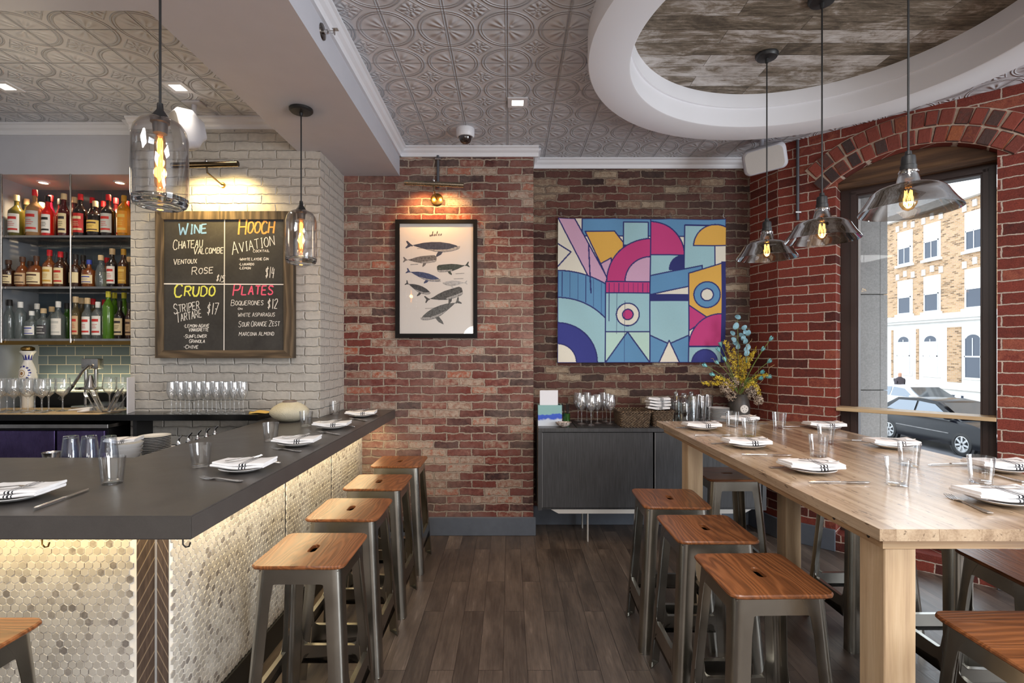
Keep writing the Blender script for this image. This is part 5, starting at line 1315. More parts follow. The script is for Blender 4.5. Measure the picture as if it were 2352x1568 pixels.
mb = MB(); mb.lathe([(0, .004), (.02, .004), (.045, .018), (.062, .042), (.058, .042), (.04, .022), (.018, .010), (0, .009)], 28, sx=1.05, sy=.7)
t = NT('oyster_shell'); n_ = t.noise(t.pos(), 45., 4., .6, 1.)
tag(mb.build('shell_dish', t.end(t.pbr(t.ramp(n_, [(.35, c(92, 78, 70)), (.5, c(176, 160, 150)), (.65, c(224, 214, 208))]), .35)), loc=(v.x, 4.05, K-.003)), 'half shell used as a dish at the edge of the sideboard', 'dish')
a = at(1322, 0, 4.06).x; b = at(1418, 0, 4.03).x
mb = MB(); mb.box(a, b, 4.0, 4.36, K, K+.008, bev=.002, seg=1); tag(mb.build('serving_tray', M_black), 'flat black tray under the wine glasses on the sideboard', 'tray')
WG = [(1336, 973, 'front'), (1358, 975.5, 'front'), (1372, 971.5, 'front'), (1402, 973, 'front'), (1393, 968.5, 'rear'), (1384, 963.5, 'rear'), (1348, 964, 'rear'), (1328, 965.5, 'rear')]
for i, (px, py, r_) in enumerate(WG):
    v = on(px, py, K+.009)
    put(WINE, (v.x, v.y, K+.0085), 0, 'wine glass on the black tray, %s in the %s row' % (ORD[i if i < 4 else i-4], r_), 'wine glass', 'wine glasses on the sideboard tray')
# wicker baskets
def wicker():
    t = NT('woven_wicker'); x, y, z = t.xyz()
    u = x+y
    a = t.math('SINE', u*260.); b = t.math('SINE', z*520.)
    w = a*b; n_ = t.noise(t.pos(), 60., 4., .6)
    col = t.ramp(w*.35+.35+(n_-.5)*.9, [(.12, c(40, 30, 24)), (.34, c(92, 70, 52)), (.55, c(146, 120, 92)), (.8, c(206, 186, 158))])
    return t.end(t.pbr(col, .7, 0., t.bump(w, .006)))
M_wick = wicker()
def basket(label, x0, x1, y0, y1, h):
    cx_, cy_ = (x0+x1)/2, (y0+y1)/2; w, d = (x1-x0)/2, (y1-y0)/2
    bk = thing('wicker_basket', label, 'basket', (cx_, cy_, K), 0, 'wicker baskets on the sideboard')
    mb = MB(); n = 9
    def ring(sx, sy, z): return [(x, y, z) for x, y in rrect(-sx, sx, -sy, sy, .02, 6)]
    rows = [ring(w-.012, d-.012, 0)]+[ring(w-.010+.010*k/n+.0025*(k % 2), d-.010+.010*k/n+.0025*(k % 2), h*k/n) for k in range(n+1)]+[ring(w-.014, d-.014, h-.001), ring(w-.02, d-.02, .012)]
    m = len(rows[0]); vs = [p for r in rows for p in r]
    mb.add(vs, [(i*m+k, i*m+(k+1) % m, (i+1)*m+(k+1) % m, (i+1)*m+k) for i in range(len(rows)-1) for k in range(m)]+[tuple(range(m))[::-1], tuple((len(rows)-1)*m+k for k in range(m))])
    mb.build('woven_body', M_wick, bk, ang=60)
    mb = MB(); R = rrect(-w, w, -d, d, .022, 6); R.append(R[0])
    for ph in (0, PI): mb.tube([(x+.004*math.cos(i*1.3+ph), y, h+.004*math.sin(i*1.3+ph)) for i, (x, y) in enumerate(R)], .0055, 6, cap=False)
    mb.build('braided_rim', M_wick, bk)
basket('wicker basket beside the wine glasses on the sideboard', .862, 1.105, 4.015, 4.30, .118)
basket('wicker basket with napkins on it beside the glass bottles', 1.126, 1.30, 4.06, 4.33, .118)
for k in range(4):
    o = put(NAPK, (1.205+.006*(k % 2), 4.2, K+.1255+k*.024), .1*(k % 3)-.1, 'white napkin stacked on the wicker basket, %s from the top' % ORD[3-k], 'napkin', 'napkins stacked on the basket'); o.scale = (.85, 1, .95)
# glass bottles, nested tumblers
CARAFE = MB().lathe([(0, 0), (.043, 0), (.046, .004), (.046, .175), (.040, .205), (.022, .228), (.019, .255), (.021, .262), (.0185, .262), (.0165, .255), (.020, .228), (.038, .203), (.0435, .174), (.0435, .010), (0, .008)], 36).build('water_bottle', thin_glass('bottle_glass', (.90, .93, .93, 1), .07, .8)); CARAFE.location = (0, 0, -5)
for px, Y, w in ((1571, 4.08, 'standing in front'), (1553, 4.2, 'standing close to the napkins'), (1588, 4.21, 'standing close to the nested tumblers')):
    put(CARAFE, (at(px, 0, Y).x, Y, K), 0, 'clear glass water bottle on the sideboard, '+w, 'bottle', 'water bottles on the sideboard')
HIGH = MB().lathe([(0, 0), (.0235, 0), (.0245, .003), (.036, .14), (.0345, .14), (.0228, .014), (0, .012)], 28).build('tall_tumbler', M_glass); HIGH.location = (0, 0, -5)
for j, (px, Y) in enumerate(((1597, 4.12), (1616, 4.16), (1609, 4.29), (1628, 4.3))):
    for k in range(3):
        put(HIGH, (at(px, 0, Y).x, Y, K+.045*k), 0, 'tall clear tumbler nested in the %s column behind the table, %s from the top' % (ORD[j], ORD[2-k]), 'glass', 'nested tumblers on the sideboard')
for k in range(15):
    o = put(PLATE, (1.672+.002*math.sin(k*2), 4.12, K+.0093*k), .4*k, 'white plate in the tall stack on the sideboard, %s from the top' % ORD[14-k], 'plate', 'plates in the tall stack'); o.scale = (.9, .9, .76)
for k in range(6):
    o = put(PLATE, (1.872+.002*math.sin(k*3), 4.08, K+.0093*k), .4*k, 'white plate in the low stack before the vase, %s from the top' % ORD[5-k], 'plate', 'plates in the low stack'); o.scale = (.98, .98, .76)
# flower arrangement
fv = at(1697, 0, 4.27)
fa = thing('flower_arrangement', 'dark vase of yellow forsythia, blue tulips and dried flowers on the sideboard', 'flower vase', (fv.x, 4.27, K))
mb = MB(); mb.lathe([(0, 0), (.07, 0), (.074, .01), (.084, .09), (.086, .14), (.072, .20), (.06, .225), (.064, .24), (.058, .24), (.054, .22), (.07, .14), (.06, .01), (0, .01)], 40); mb.build('vase', plain('dark_stoneware', c(66, 62, 58), .45, var=.2, vs=30), fa)
mb = MB(); mb.lathe([(0, .004), (.025, .0035), (.033, 0), (.033, -.004), (0, -.004)], 28, Matrix.Translation((0.006, -.088, .125)) @ Matrix.Rotation(PI/2, 4, 'X'))
sd = mb.build('sand_dollar', plain('sand_dollar_shell', c(216, 210, 202), .7), fa)
mb = MB()
for k in range(5):
    w = PI/2+2*PI*k/5; mb.lathe([(0, .0045), (.0035, .004), (.0035, 0), (0, 0)], 10, Matrix.Translation((0.006+.017*math.cos(w), -.088, .125+.017*math.sin(w))) @ Matrix.Rotation(PI/2, 4, 'X'))
mb.build('petal_mark', M_black, sd)
M_stem = plain('green_stem', c(122, 140, 72), .6); M_twig = plain('brown_twig', c(110, 88, 52), .7)
M_tulip = plain('blue_tulip_petal', c(134, 204, 208), .5, var=.3, vs=60); M_euc = plain('blue_leaf', c(128, 172, 186), .5, var=.3, vs=40); M_for = plain('yellow_petal', c(240, 212, 70), .6, var=.12, vs=60); M_dry = plain('dried_petal', c(186, 168, 150), .9, var=.3, vs=50); M_leaf = plain('green_leaf', c(96, 128, 60), .6)
base = Vector((0, 0, .235))
def fpt(px, py, dy=0):
    if px > 1735: dy -= .17
    v = at(px, py, 4.27+dy); return Vector((v.x-fv.x, dy, v.z-K))
def curve(a, b, sag=.0, n=8):
    return [a.lerp(b, i/n)+Vector((0, 0, sag*math.sin(PI*i/n))) for i in range(n+1)]
for k, (x, y) in enumerate(((1625, 842), (1643, 862), (1652, 837), (1668, 831), (1658, 797), (1653, 808), (1766, 784), (1761, 834), (1748, 808), (1758, 867), (1745, 857), (1741, 870), (1714, 833))):
    p = fpt(x, y, -.10+.03*(k % 5)); st = curve(base+Vector((.01*math.sin(k), -.01, 0)), p, .03)
    mb = MB(); mb.tube(st, .0025, 6); o = mb.build('tulip_stem', M_stem, fa)
    d = (st[-1]-st[-3]).normalized(); M = Matrix.Translation(p) @ rotm(d)
    mb = MB()
    for q_ in range(6):
        M2 = M @ Matrix.Rotation(q_*PI/3, 4, 'Z')
        r = .0165 if q_ % 2 else .014
        mb.grid(lambda u, v_: ((r*math.sin(min(v_*1.9, PI*.80)))*math.cos((u-.5)*1.5*(1-v_*.6)), (r*math.sin(min(v_*1.9, PI*.8)))*math.sin((u-.5)*1.5*(1-v_*.6)), v_*.046), 4, 6, M2)
    mb.build('tulip_head', M_tulip, o, fix=False)
for k, (x, y) in enumerate(((1611, 880), (1624, 884), (1666, 783), (1684, 800), (1737, 800), (1728, 812), (1748, 906), (1763, 860), (1708, 822), (1699, 815), (1640, 868))):
    p = fpt(x, y, -.09+.035*(k % 5)); st = curve(base+Vector((.012*math.cos(k), -.02, -.01)), p, .05 if k not in (6,) else .10, 10)
    mb = MB(); mb.tube(st, .0016, 5); o = mb.build('forsythia_branch', M_twig, fa)
    mb = MB()
    for s_ in range(58):
        u = .22+.78*s_/57; i = min(int(u*10), 9); q_ = st[i].lerp(st[i+1], u*10-i)
        M = Matrix.Translation(q_+Vector((rnd.gauss(0, .008), rnd.gauss(0, .008), rnd.gauss(0, .007)))) @ Matrix.Rotation(rnd.uniform(0, 6), 4, (rnd.random(), rnd.random(), rnd.random()+.1))
        r = rnd.uniform(.0068, .0125)
        for w in range(4):
            a = w*PI/2; mb.add([(0, 0, 0), (r*math.cos(a-.35), r*math.sin(a-.35), r*.35), (r*1.3*math.cos(a), r*1.3*math.sin(a), r*.45), (r*math.cos(a+.35), r*math.sin(a+.35), r*.35)], [(0, 1, 2, 3)], M)
    mb.build('blossoms', M_for, o, fix=False)
st = curve(base, fpt(1694, 727, -.02), .0, 14); mb = MB(); mb.tube(st, .002, 6); eu = mb.build('eucalyptus_stem', M_stem, fa)
for k, (x, y) in enumerate(((1695, 728), (1690, 749), (1709, 752), (1683, 765), (1711, 762), (1718, 765), (1686, 780), (1707, 776), (1695, 796), (1714, 802), (1718, 797), (1712, 784), (1715, 811), (1703, 770), (1690, 788))):
    p = fpt(x, y, -.05+.02*(k % 5)); M = Matrix.Translation(p) @ Matrix.Rotation(rnd.uniform(-1, 1), 4, 'Y') @ Matrix.Rotation(rnd.uniform(-.7, .7)+PI/2, 4, 'X')
    r = rnd.uniform(.021, .031)
    mb = MB(); mb.add([(0, 0, .003)]+[(r*math.cos(2*PI*a/14)*.78, r*math.sin(2*PI*a/14)*(1.1 if math.sin(2*PI*a/14) > 0 else .9), .004*math.cos(4*PI*a/14)) for a in range(14)], [(0, 1+a, 1+(a+1) % 14) for a in range(14)], M)
    mb.build('eucalyptus_leaf', M_euc, eu, fix=False)
for k, (x, y, R) in enumerate(((1666, 890, .055), (1680, 908, .05), (1712, 886, .05), (1732, 892, .05), (1742, 918, .045), (1684, 878, .05), (1722, 905, .045))):
    p = fpt(x, y, -.06+.02*(k % 4)); mb = MB()
    for s_ in range(150):
        dv = Vector((rnd.gauss(0, 1), rnd.gauss(0, 1), rnd.gauss(0, 1))).normalized()*R*rnd.uniform(.55, 1.)
        M = Matrix.Translation(p+dv) @ rotm(dv+Vector((rnd.gauss(0, .02), 0, rnd.gauss(0, .02)))); r = rnd.uniform(.004, .009)
        mb.add([(r, 0, 0), (0, r, 0), (-r, 0, 0), (0, -r, 0), (0, 0, -r*.5)], [(0, 1, 4), (1, 2, 4), (2, 3, 4), (3, 0, 4)], M)
    mb.build('dried_blossoms', M_dry, fa, fix=False)
for a, b in (((1700, 850), (1726, 776)), ((1745, 880), (1778, 836)), ((1670, 850), (1632, 822))):
    A = fpt(*a, -.05); B = fpt(*b, -.05); st = [A.lerp(B, i/14)+Vector((.012*math.sin(i*1.1), .006*math.cos(i), .01*math.sin(i*.7))) for i in range(15)]
    mb = MB(); mb.tube(st, .0014, 5); mb.build('curly_twig', plain('pale_twig', c(176, 150, 108), .7) if 'pale_twig' not in bpy.data.materials else bpy.data.materials['pale_twig'], fa)
for k in range(10):
    w = -2.6+.58*k; p = base+Vector((.13*math.cos(w), -.05+.03*math.sin(k), .06+.10*abs(math.sin(k*1.7)))); mid = (base+p)/2+Vector((0, 0, .04))
    mb = MB(); wd = .006; mb.add([base+Vector((0, 0, -.02)), mid+Vector((-wd, 0, wd)), mid+Vector((wd, 0, -wd)), p], [(0, 1, 3, 2)]); mb.build('long_leaf', M_leaf, fa, fix=False)

# ------------------------------------------------------------------ overhead
def table_pendant(label, loc, ztop):
    p = thing('smoked_pendant', label, 'pendant lamp', loc, 0, 'smoked glass pendants over the table')
    L = ztop-loc[2]
    mb = MB(); mb.lathe([(0, L), (.062, L), (.062, L-.010), (.054, L-.022), (.012, L-.026), (.008, L-.05), (0, L-.05)], 36); mb.build('ceiling_rose', M_black, p)
    mb = MB(); mb.cyl((0, 0, .215), (0, 0, L-.02), .0038, 8); mb.build('cord', M_black, p)
    mb = MB(); mb.lathe([(0, .228), (.010, .226), (.012, .212), (.022, .206), (.024, .195), (.024, .172), (.027, .17), (.027, .150), (.022, .148), (.020, .12), (0, .12)], 28); mb.build('socket', M_black, p)
    o_ = [(.030, .152), (.033, .146), (.031, .138), (.034, .128), (.040, .105), (.043, .098), (.062, .095), (.088, .089), (.110, .079), (.123, .066), (.130, .052), (.146, .026), (.163, .003), (.167, -.004)]
    i_ = [(.164, -.004), (.160, .004), (.143, .026), (.127, .051), (.120, .064), (.108, .076), (.087, .086), (.061, .092), (.041, .095), (.037, .104), (.031, .128), (.028, .15)]
    mb = MB(); mb.lathe(o_+i_, 64); mb.build('glass_shade', M_smoke, p, ang=40)
    b = MB().lathe([(0, .125), (.012, .122), (.0135, .105), (.016, .088), (.028, .058), (.0305, .042), (.028, .022), (.017, .004), (.006, -.001), (0, -.004)], 28).build('bulb', M_amber, p, ang=60)
    mb = MB(); z_ = []
    for k in range(12):
        w = 2*PI*k/12; r = .011 if k % 2 else .015; z_ += [(r*math.cos(w), r*math.sin(w), .075 if (k//1) % 2 else .024)]
    mb.tube(z_, .0017, 6); mb.build('filament', M_fil2, b)
    lamp('POINT', 'table_bulb_light', (loc[0], loc[1], loc[2]+.045), 3.6, (1, .6, .25), size=.02)
table_pendant('smoked glass pendant over the table, farthest from the camera', (1.497, 3.0, 2.032), 3.212)
table_pendant('smoked glass pendant over the table, middle one of three', (1.527, 2.52, 2.035), 3.212)
table_pendant('large looking smoked glass pendant nearest the window', (1.535, 1.985, 2.033), 3.212)
def downlight(label, x, y, warm=False):
    d = thing('downlight', label, 'ceiling lamp', (x, y, CEIL))
    mb = MB(); o_ = .065; i_ = .037
    for a in ((-o_, o_, -o_, -i_), (-o_, o_, i_, o_), (-o_, -i_, -i_, i_), (i_, o_, -i_, i_)): mb.box(*a, -.008, -.001)
    mb.build('square_rim', M_trim, d)
    mb = MB(); mb.box(-i_, i_, -i_, i_, -.005, -.001); mb.build('lens', M_lens, d)
    lamp('SPOT', 'downlight_light', (x, y, CEIL-.02), 22, (1, .88, .7), (0, 0, -1), .05, angle=2.0, blend=.8)
f_ = lambda px, py: on(px, py, CEIL)
for (px, py), lb in (((1189, 234), 'small square ceiling lamp near the dome camera'), ((409, 199), 'small square ceiling lamp over the bar beside the beam'), ((12, 197), 'small square ceiling lamp over the bar, farthest from the beam')):
    v = f_(px, py); downlight(lb, v.x, v.y)
v = f_(1069, 296); dm = thing('dome_camera', 'white dome security camera on the tin ceiling', 'camera', (v.x, v.y, CEIL-.001))
mb = MB(); mb.lathe([(0, 0), (.066, 0), (.068, -.012), (.066, -.05), (.058, -.062), (.05, -.062), (.05, -.05), (0, -.05)], 36); mb.build('housing', M_trim, dm)
mb = MB(); mb.lathe([(.0495, -.055), (.047, -.078), (.035, -.098), (.018, -.108), (0, -.111)], 28); mb.build('dome', plain('smoked_dome', c(36, 26, 26), .06, **{'Coat Weight': 1.}), dm)
# sprinkler head on the side of the beam
v = at(741, 73, 1); Yb = .885/((CX-741)/F); sp = thing('sprinkler_head', 'chrome sprinkler head on the pale side of the dropped beam', 'sprinkler', (-.887, Yb, EYE+(803-73)*Yb/F))
RX = Matrix.Rotation(PI/2, 4, 'Y')
mb = MB(); mb.lathe([(0, 0), (.038, 0), (.036, .006), (.016, .010), (0, .010)], 32, RX); mb.build('escutcheon', plain('dark_chrome', c(110, 106, 104), .2, 1.), sp)
mb = MB(); mb.lathe([(0, .01), (.011, .01), (.011, .026), (.006, .03), (0, .03)], 16, RX)
mb.tube([(.03, .009, 0), (.045, .010, 0), (.055, .004, 0)], .0022, 6); mb.tube([(.03, -.009, 0), (.045, -.010, 0), (.055, -.004, 0)], .0022, 6); mb.build('body', M_chrome, sp)
mb = MB(); mb.lathe([(0, .055), (.014, .055), (.015, .0575), (0, .058)], 16, RX); mb.box(.05, .075, -.012, .012, .010, .0125); mb.build('deflector', M_chrome, sp)
# loudspeakers
def speaker(label, loc, aim, w, h, d, top):
    s = thing('loudspeaker', label, 'loudspeaker', loc)
    M = (Matrix.Rotation(aim[0], 4, 'Z') @ Matrix.Rotation(aim[1], 4, 'X') @ Matrix.Rotation(aim[2], 4, 'Y'))
    mb = MB(); vs = []; secs = [(-d/2, .90, .90), (-d/2+.015, 1., 1.), (d*.1, .96, .94), (d/2-.03, .66, .62), (d/2, .50, .46)]
    R = rrect(-w/2, w/2, -h/2, h/2, min(w, h)*.24, 6); m = len(R)
    for y, a, b in secs: vs += [(x*a, y, z*b) for x, z in R]
    mb.add(vs, [(i*m+k, i*m+(k+1) % m, (i+1)*m+(k+1) % m, (i+1)*m+k) for i in range(len(secs)-1) for k in range(m)]+[tuple(range(m)), tuple((len(secs)-1)*m+k for k in range(m))], M)
    mb.build('cabinet', M_white, s, ang=50)
    mb = MB(); R2 = [(x*.86, z*.86) for x, z in R]; mb.add([(x, -d/2-.003, z) for x, z in R2]+[(x, -d/2+.002, z) for x, z in R2], [tuple(range(m))]+[(k, (k+1) % m, m+(k+1) % m, m+k) for k in range(m)], M)
    mb.build('grille', plain('speaker_grille', c(186, 182, 178), .7, var=.05, vs=300) if 'speaker_grille' not in bpy.data.materials else bpy.data.materials['speaker_grille'], s)
    mb = MB(); mb.tube([(0, d*.25, h*.3), (0, d*.3, h*.55), (0, d*.3, top-.012)], .016, 12); mb.box(-.06, .06, d*.3-.045, d*.3+.045, top-.014, top, bev=.004); mb.build('bracket', M_white, s)
v = at(1757, 362, 3.92); speaker('white loudspeaker tilted down from the ceiling corner above the flowers', v, (-.5, .5, -.12), .30, .19, .18, CEIL-v.z-.001)
v = at(436, 300, 3.36); speaker('white loudspeaker under the bar ceiling behind the nearer bottle pendant', v, (-.75, .22, .1), .19, .25, .16, CEIL-v.z-.001)

# ------------------------------------------------------------------ the street outside
GZ = -1.45
mb = MB(); mb.box(2.2, 60, -20, 90, GZ-.2, GZ, Matrix.Identity(4))
# the street starts beyond the window wall
mb = MB(); mb.prism([(5.3, -20), (60, -20), (60, 90), (1.5, 90), (1.5, 6.2)], GZ-.2, GZ)
struct(mb.build('street', plain('asphalt', c(96, 96, 100), .85, var=.12, vs=3)))
mb = MB(); mb.prism([(4.6, 2.2), (6.4, -12), (8.4, -12), (8.4, 60), (1.2, 60), (1.2, 4.9), (2.6, 4.6)], GZ-.02, GZ+.14)
struct(mb.build('sidewalk', plain('concrete_paving', c(168, 166, 162), .9, var=.08, vs=4)))
mb = MB(); mb.box(18.2, 21, -10, 70, GZ-.02, GZ+.14); struct(mb.build('far_sidewalk', bpy.data.materials['concrete_paving']))
# granite pier just outside the window
gp = thing('granite_pier', 'pale grey granite pier standing outside the arched window', 'pier', (3.1, 4.9, GZ))
t = NT('pale_granite'); n_ = t.noise(t.pos(), 70., 4., .7); g = t.noise(t.pos(), 3., 3.)
M_gran = t.end(t.pbr(t.ramp(n_*.7+g*.3, [(.3, c(166, 164, 160)), (.7, c(206, 204, 200))]), .8))
xr = (2040-CX)*4.62/F-3.1; xg = (2022-CX)*4.62/F-3.1
zs = [.14]+[EYE-GZ-(y-CY)*4.62/F for y in (896, 676)]+[7.0]
for a, b in zip(zs, zs[1:]):
    mb = MB(); mb.box(-.7, xg-.002, -.28, .6, a+.003, b-.003, bev=.004, seg=1); mb.build('granite_block', M_gran, gp)
    mb = MB(); mb.box(xg+.002, xr, -.275, .5, a+.003, b-.003, bev=.004, seg=1); mb.build('granite_block', M_gran, gp)
mb = MB(); mb.box(-.68, xr-.02, -.25, .5, .14, 7); mb.build('core', plain('dark_joint', c(90, 88, 86), .9), gp)
# house across the street
FX = 20.7
hs = thing('apartment_house', 'tan brick house with white stone ground floor across the street', 'building', (FX, 25, GZ))
M_tan = brick_mat('tan_brick', .22, .075, .009, [(0., c(112, 84, 60)), (.25, c(176, 138, 100)), (.6, c(198, 160, 122)), (1., c(184, 148, 116))], c(206, 190, 168), .0, None, .003, .006, .2)
M_stone = plain('white_limestone', c(222, 218, 212), .8, var=.05, vs=2); M_sash = plain('white_sash', c(232, 232, 232), .5)
mb = MB(); mb.box(0, 8, -9, 14, 4.62, 8.55-GZ); mb.build('upper_wall', M_tan, hs)
mb = MB(); mb.box(-.06, 8, -9, 14, 0, 4.45); mb.build('stone_base', M_stone, hs)
mb = MB(); mb.box(-.34, 0, -9, 14, 4.40, 4.66); mb.box(-.22, 0, -9, 14, 4.28, 4.40); mb.build('cornice', M_stone, hs)
mb = MB(); mb.box(-.14, 0, -9, 14, 1.10, 1.24); mb.build('plinth_band', M_stone, hs)
mb = MB(); mb.box(-.28, .2, -9, 14, 8.55-GZ-.25, 8.55-GZ+.1); mb.build('roof_edge', M_stone, hs)
M_dkglass = plain('dark_window_glass', c(58, 66, 80), .08); M_blind = plain('white_blind', c(222, 224, 230), .6)
def hwin(y, z0, z1, w, arched=False, blind=.5, vous=True):
    yy = y-25; a, b = z0-GZ, z1-GZ; ff = -.02
    mb = MB()
    if arched:
        po = [(-w/2-.14, a-.1), (w/2+.14, a-.1)]+[( (w/2+.14)*math.cos(q), b-.22+.42*math.sin(q)) for q in [PI*k/10 for k in range(11)]]
        mb.add([(-.10, yy+p, q) for p, q in po]+[(.02, yy+p, q) for p, q in po], [tuple(range(len(po)))]+[(k, (k+1) % len(po), len(po)+(k+1) % len(po), len(po)+k) for k in range(len(po))])
        f = mb.build('window', M_stone, hs)
    else:
        mb.box(-.05, .05, yy-w/2-.07, yy+w/2+.07, a-.07, b+.07); f = mb.build('window', M_sash, hs)
        mb = MB(); mb.box(-.14, .02, yy-w/2-.16, yy+w/2+.16, a-.20, a-.07); mb.build('sill', M_stone, f)
        if vous:
            for o_ in (-w/2-.10, 0, w/2+.10):
                mb = MB(); mb.box(-.05, .02, yy+o_-.10, yy+o_+.10, b+.14+(.12 if o_ == 0 else 0), b+.44+(.12 if o_ == 0 else 0)); mb.build('keystone', M_stone, f)
    m = (a+b)/2
    mb = MB(); mb.box(-.112 if arched else -.06, -.03, yy-w/2, yy+w/2, a, m); mb.build('pane', M_dkglass if blind < .9 else M_blind, f)
    mb = MB(); mb.box(-.112 if arched else -.06, -.03, yy-w/2, yy+w/2, m, b-(.12 if arched else 0)); mb.build('pane', M_blind if blind > .2 else M_dkglass, f)
    mb = MB(); x = -.118 if arched else -.066
    for p0, p1, q0, q1 in ((yy-w/2, yy+w/2, m-.03, m+.03), (yy-w/2, yy-w/2+.04, a, b-.1), (yy+w/2-.04, yy+w/2, a, b-.1), (yy-.012, yy+.012, m if blind < .6 else a, b-.1)):
        mb.box(x-.02, x+.01, p0, p1, q0, q1)
    mb.build('sash_frame', M_sash, f)
    if arched:
        mb = MB(); po = [(-w/2+.05, b-.22), (w/2-.05, b-.22)]+[((w/2-.05)*math.cos(q), b-.2+.26*math.sin(q)) for q in [PI*k/8 for k in range(9)]]
        mb.add([(-.113, yy+p, q) for p, q in po], [tuple(range(len(po)))]); mb.build('fanlight', M_dkglass, f)
for y in (22.92, 25.24, 26.96, 29.3, 31.2, 20.4):
    hwin(y, 6.02, 7.62, .84, blind=.6); hwin(y, 3.42, 5.05, .84, blind=.4); hwin(y, .26, 2.12, .84, True, .95 if y > 24 else .1, False)
for y0_, y1_ in ((23.55, 24.3), (26.0, 26.16), (27.72, 27.86)):
    mb = MB(); mb.box(-.09, 0, y0_-25, y1_-25, 1.45, 4.0); mb.build('brick_strip', M_tan, hs)
for y in (24.0, 27.2): mb = MB(); mb.box(-.09, 0, y-25-.55, y-25+.55, .55, .85); mb.build('basement_window', M_dkglass, hs)
# parked cars
def car(label, name, X, Y0, Y1, paint, flip=1):
    """a saloon parked along the street, its nose towards the camera; local x along the car, nose at +x"""
    L = Y1-Y0; k = L/4.8
    r = thing(name, label, 'car', (X, (Y0+Y1)/2, GZ), -PI/2)
    W2 = .88*1.0
    low = [(-2.38, .35), (-2.40, .62), (-2.34, .92), (-1.7, 1.0), (1.0, .97), (1.75, .88), (2.22, .74), (2.38, .55), (2.38, .32), (2.2, .24), (-2.2, .24)]
    mb = MB(); vs = []
    secs = [(-W2, .94, .30), (-W2+.06, 1., .0), (-.3, 1.01, 0), (.3, 1.01, 0), (W2-.06, 1., 0), (W2, .94, .30)]
    for y, a, b in secs: vs += [(x*k*a, y, .24+(z-.24)*(.93 if abs(y) > W2-.01 else 1)) for x, z in low]
    m = len(low)
    mb.add(vs, [(i*m+j, i*m+(j+1) % m, (i+1)*m+(j+1) % m, (i+1)*m+j) for i in range(len(secs)-1) for j in range(m)]+[tuple(range(m)), tuple((len(secs)-1)*m+j for j in range(m))])
    body = mb.build('body', paint, r, ang=40)
    cab = [(-2.02, .95), (-1.25, 1.40), (-.2, 1.45), (.35, 1.40), (1.30, .93)]
    mb = MB(); vs = []
    for y, s_, dz in ((-.80, 1., 0), (-.62, .93, 1), (.62, .93, 1), (.80, 1., 0)):
        for x, z in cab: vs.append((x*k, y if z < 1 else y*(.80 if dz == 0 else 1), z if (dz or z < 1) else z-.06))
    m = 5; mb.add(vs, [(i*m+j, i*m+j+1, (i+1)*m+j+1, (i+1)*m+j) for i in range(3) for j in range(4)]+[(0, 1, 2, 3, 4), (15, 16, 17, 18, 19)])
    mb.build('cabin', paint, r, ang=30)
    gm = bpy.data.materials.get('car_glass') or plain('car_glass', c(96, 108, 122), .05, .0, **{'Coat Weight': 1.})
    for sgn in (-1, 1):
        for P in ([(-1.55, 1.02), (-1.15, 1.33), (-.42, 1.36), (-.42, .99)], [(-.34, .99), (-.34, 1.36), (.28, 1.32), (.92, 1.0)]):
            yy = lambda z: sgn*(.805-(z-.95)*.36)
            mb = MB(); mb.add([(x*k, yy(z), z) for x, z in P], [(0, 1, 2, 3)]); mb.build('side_window', gm, r, fix=False)
    mb = MB(); mb.add([(.48*k, -.6, 1.375), (.48*k, .6, 1.375), (1.22*k, .70, .985), (1.22*k, -.70, .985)], [(0, 1, 2, 3)])
    for q_ in range(4): mb.v[q_] = (mb.v[q_][0]+.02, mb.v[q_][1], mb.v[q_][2]+.012)
    mb.build('windscreen', bpy.data.materials.get('screen_glass') or plain('screen_glass', c(70, 72, 74), .06), r, fix=False)
    for x in (1.42, -1.32):
        for sgn in (-1, 1):
            M = Matrix.Translation((x*k, sgn*.80, .33)) @ Matrix.Rotation(-sgn*PI/2, 4, 'X')
            mb = MB(); mb.lathe([(.40, -.02), (.405, .075), (.34, .08), (.34, -.02)], 32, M, close=True); mb.build('wheel_arch', M_black, r)
            mb = MB(); mb.lathe([(.22, -.06), (.315, -.06), (.33, -.03), (.33, .07), (.315, .095), (.24, .10), (.22, .085)], 36, M, close=True); w = mb.build('tyre', M_black, r)
            mb = MB(); mb.lathe([(0, .03), (.225, .03), (.225, .085), (.205, .088), (.2, .05), (0, .05)], 32, M)
            for q_ in range(7): mb.box(-.028, .028, .03, .205, .05, .085, M @ Matrix.Rotation(q_*2*PI/7, 4, 'Z'))
            mb.build('wheel_rim', bpy.data.materials.get('alloy') or plain('alloy', c(206, 206, 206), .3, .5), w)
    for sgn in (-1, 1):
        mb = MB(); mb.box(2.16*k, 2.33*k, sgn*.56-.2, sgn*.56+.2, .60, .74, bev=.04); mb.build('headlamp', M_steel, r)
        mb = MB(); mb.box(.95*k, 1.10*k, sgn*.93-.09, sgn*.93+.09, .96, 1.10, bev=.04); mb.build('door_mirror', paint, r)
        mb = MB()
        for x in (-.95, .0): mb.box((x-.09)*k, (x+.09)*k, sgn*.885-.012, sgn*.885+.012, .80, .825)
        mb.build('door_handle', paint, r) if False else None
        mb = MB(); mb.box(-1.0*k, 1.0*k, sgn*.882-.008, sgn*.882+.008, .56, .585); mb.build('side_strip', M_steel, r)
    return r
M_navy = plain('dark_car_paint', c(9, 11, 18), .2, 0., **{'Specular IOR Level': .3})
M_silv = plain('white_car_paint', c(214, 216, 220), .2, 0., **{'Coat Weight': 1.})
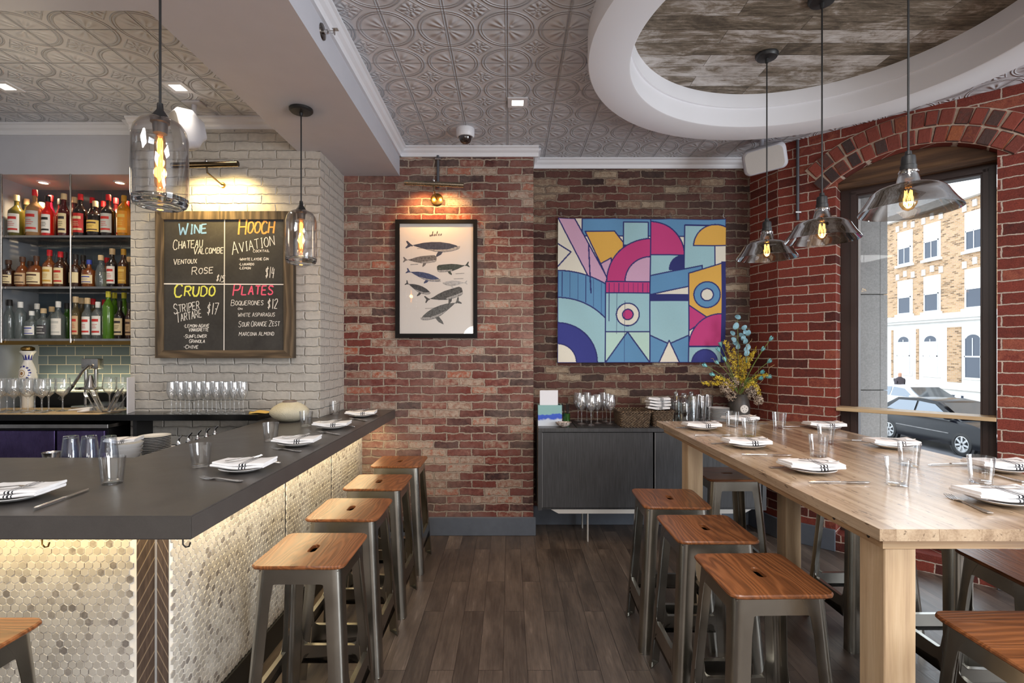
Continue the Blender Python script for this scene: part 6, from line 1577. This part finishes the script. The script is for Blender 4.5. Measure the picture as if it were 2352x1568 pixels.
car('dark blue saloon car parked across the street, seen above the ledge board', 'dark_car', 13.4, 13.3, 18.1, M_navy)
car('white car parked beyond the dark saloon', 'white_car', 17.3, 19.6, 24.4, M_silv)
car('pale car whose nose shows behind the near window plate', 'pale_car', 12.9, 7.9, 12.4, M_silv)
# pedestrian on the far pavement
pp = thing('person', 'person in a dark jacket walking along the far pavement', 'person', (17.72+.9, 24.6, GZ+.14))
P0 = [(0, 0, .92), (0, 0, 1.15), (0, 0, 1.40), (0, 0, 1.50), (0, 0, 1.62), (0, 0, 1.72), (.20, 0, 1.40), (.27, .10, 1.14), (.24, -.06, .92), (-.20, 0, 1.40), (-.27, -.08, 1.14), (-.25, .10, .92), (.10, 0, .86), (.11, -.16, .48), (.11, -.02, .06), (.11, -.20, .03), (-.10, 0, .86), (-.11, .10, .48), (-.11, .30, .10), (-.11, .16, .03)]
E0 = [(0, 1), (1, 2), (2, 3), (3, 4), (4, 5), (2, 6), (6, 7), (7, 8), (2, 9), (9, 10), (10, 11), (0, 12), (12, 13), (13, 14), (14, 15), (0, 16), (16, 17), (17, 18), (18, 19)]
R0 = [.16, .15, .17, .06, .09, .08, .075, .055, .035, .075, .055, .035, .10, .075, .045, .04, .10, .075, .045, .04]
me = bpy.data.meshes.new('body'); me.from_pydata(P0, E0, [])
bo = bpy.data.objects.new('body', me); COL.objects.link(bo); bo.parent = pp
sk = bo.modifiers.new('skin', 'SKIN'); bo.modifiers.new('sub', 'SUBSURF').levels = 2; bo.modifiers['sub'].render_levels = 2
for v_, r_ in zip(me.skin_vertices[0].data, R0): v_.radius = (r_, r_*.8)
me.skin_vertices[0].data[0].use_root = True
t = NT('dark_clothes_and_skin'); x, y, z = t.xyz()
col = t.ramp(z*.5, [(.0, c(40, 40, 46)), (.44, c(44, 44, 52)), (.45, c(66, 58, 62)), (.755, c(66, 58, 62)), (.76, c(190, 142, 116)), (.85, c(190, 142, 116)), (.86, c(52, 40, 34))], 'CONSTANT')
me.materials.append(t.end(t.pbr(col, .8)))
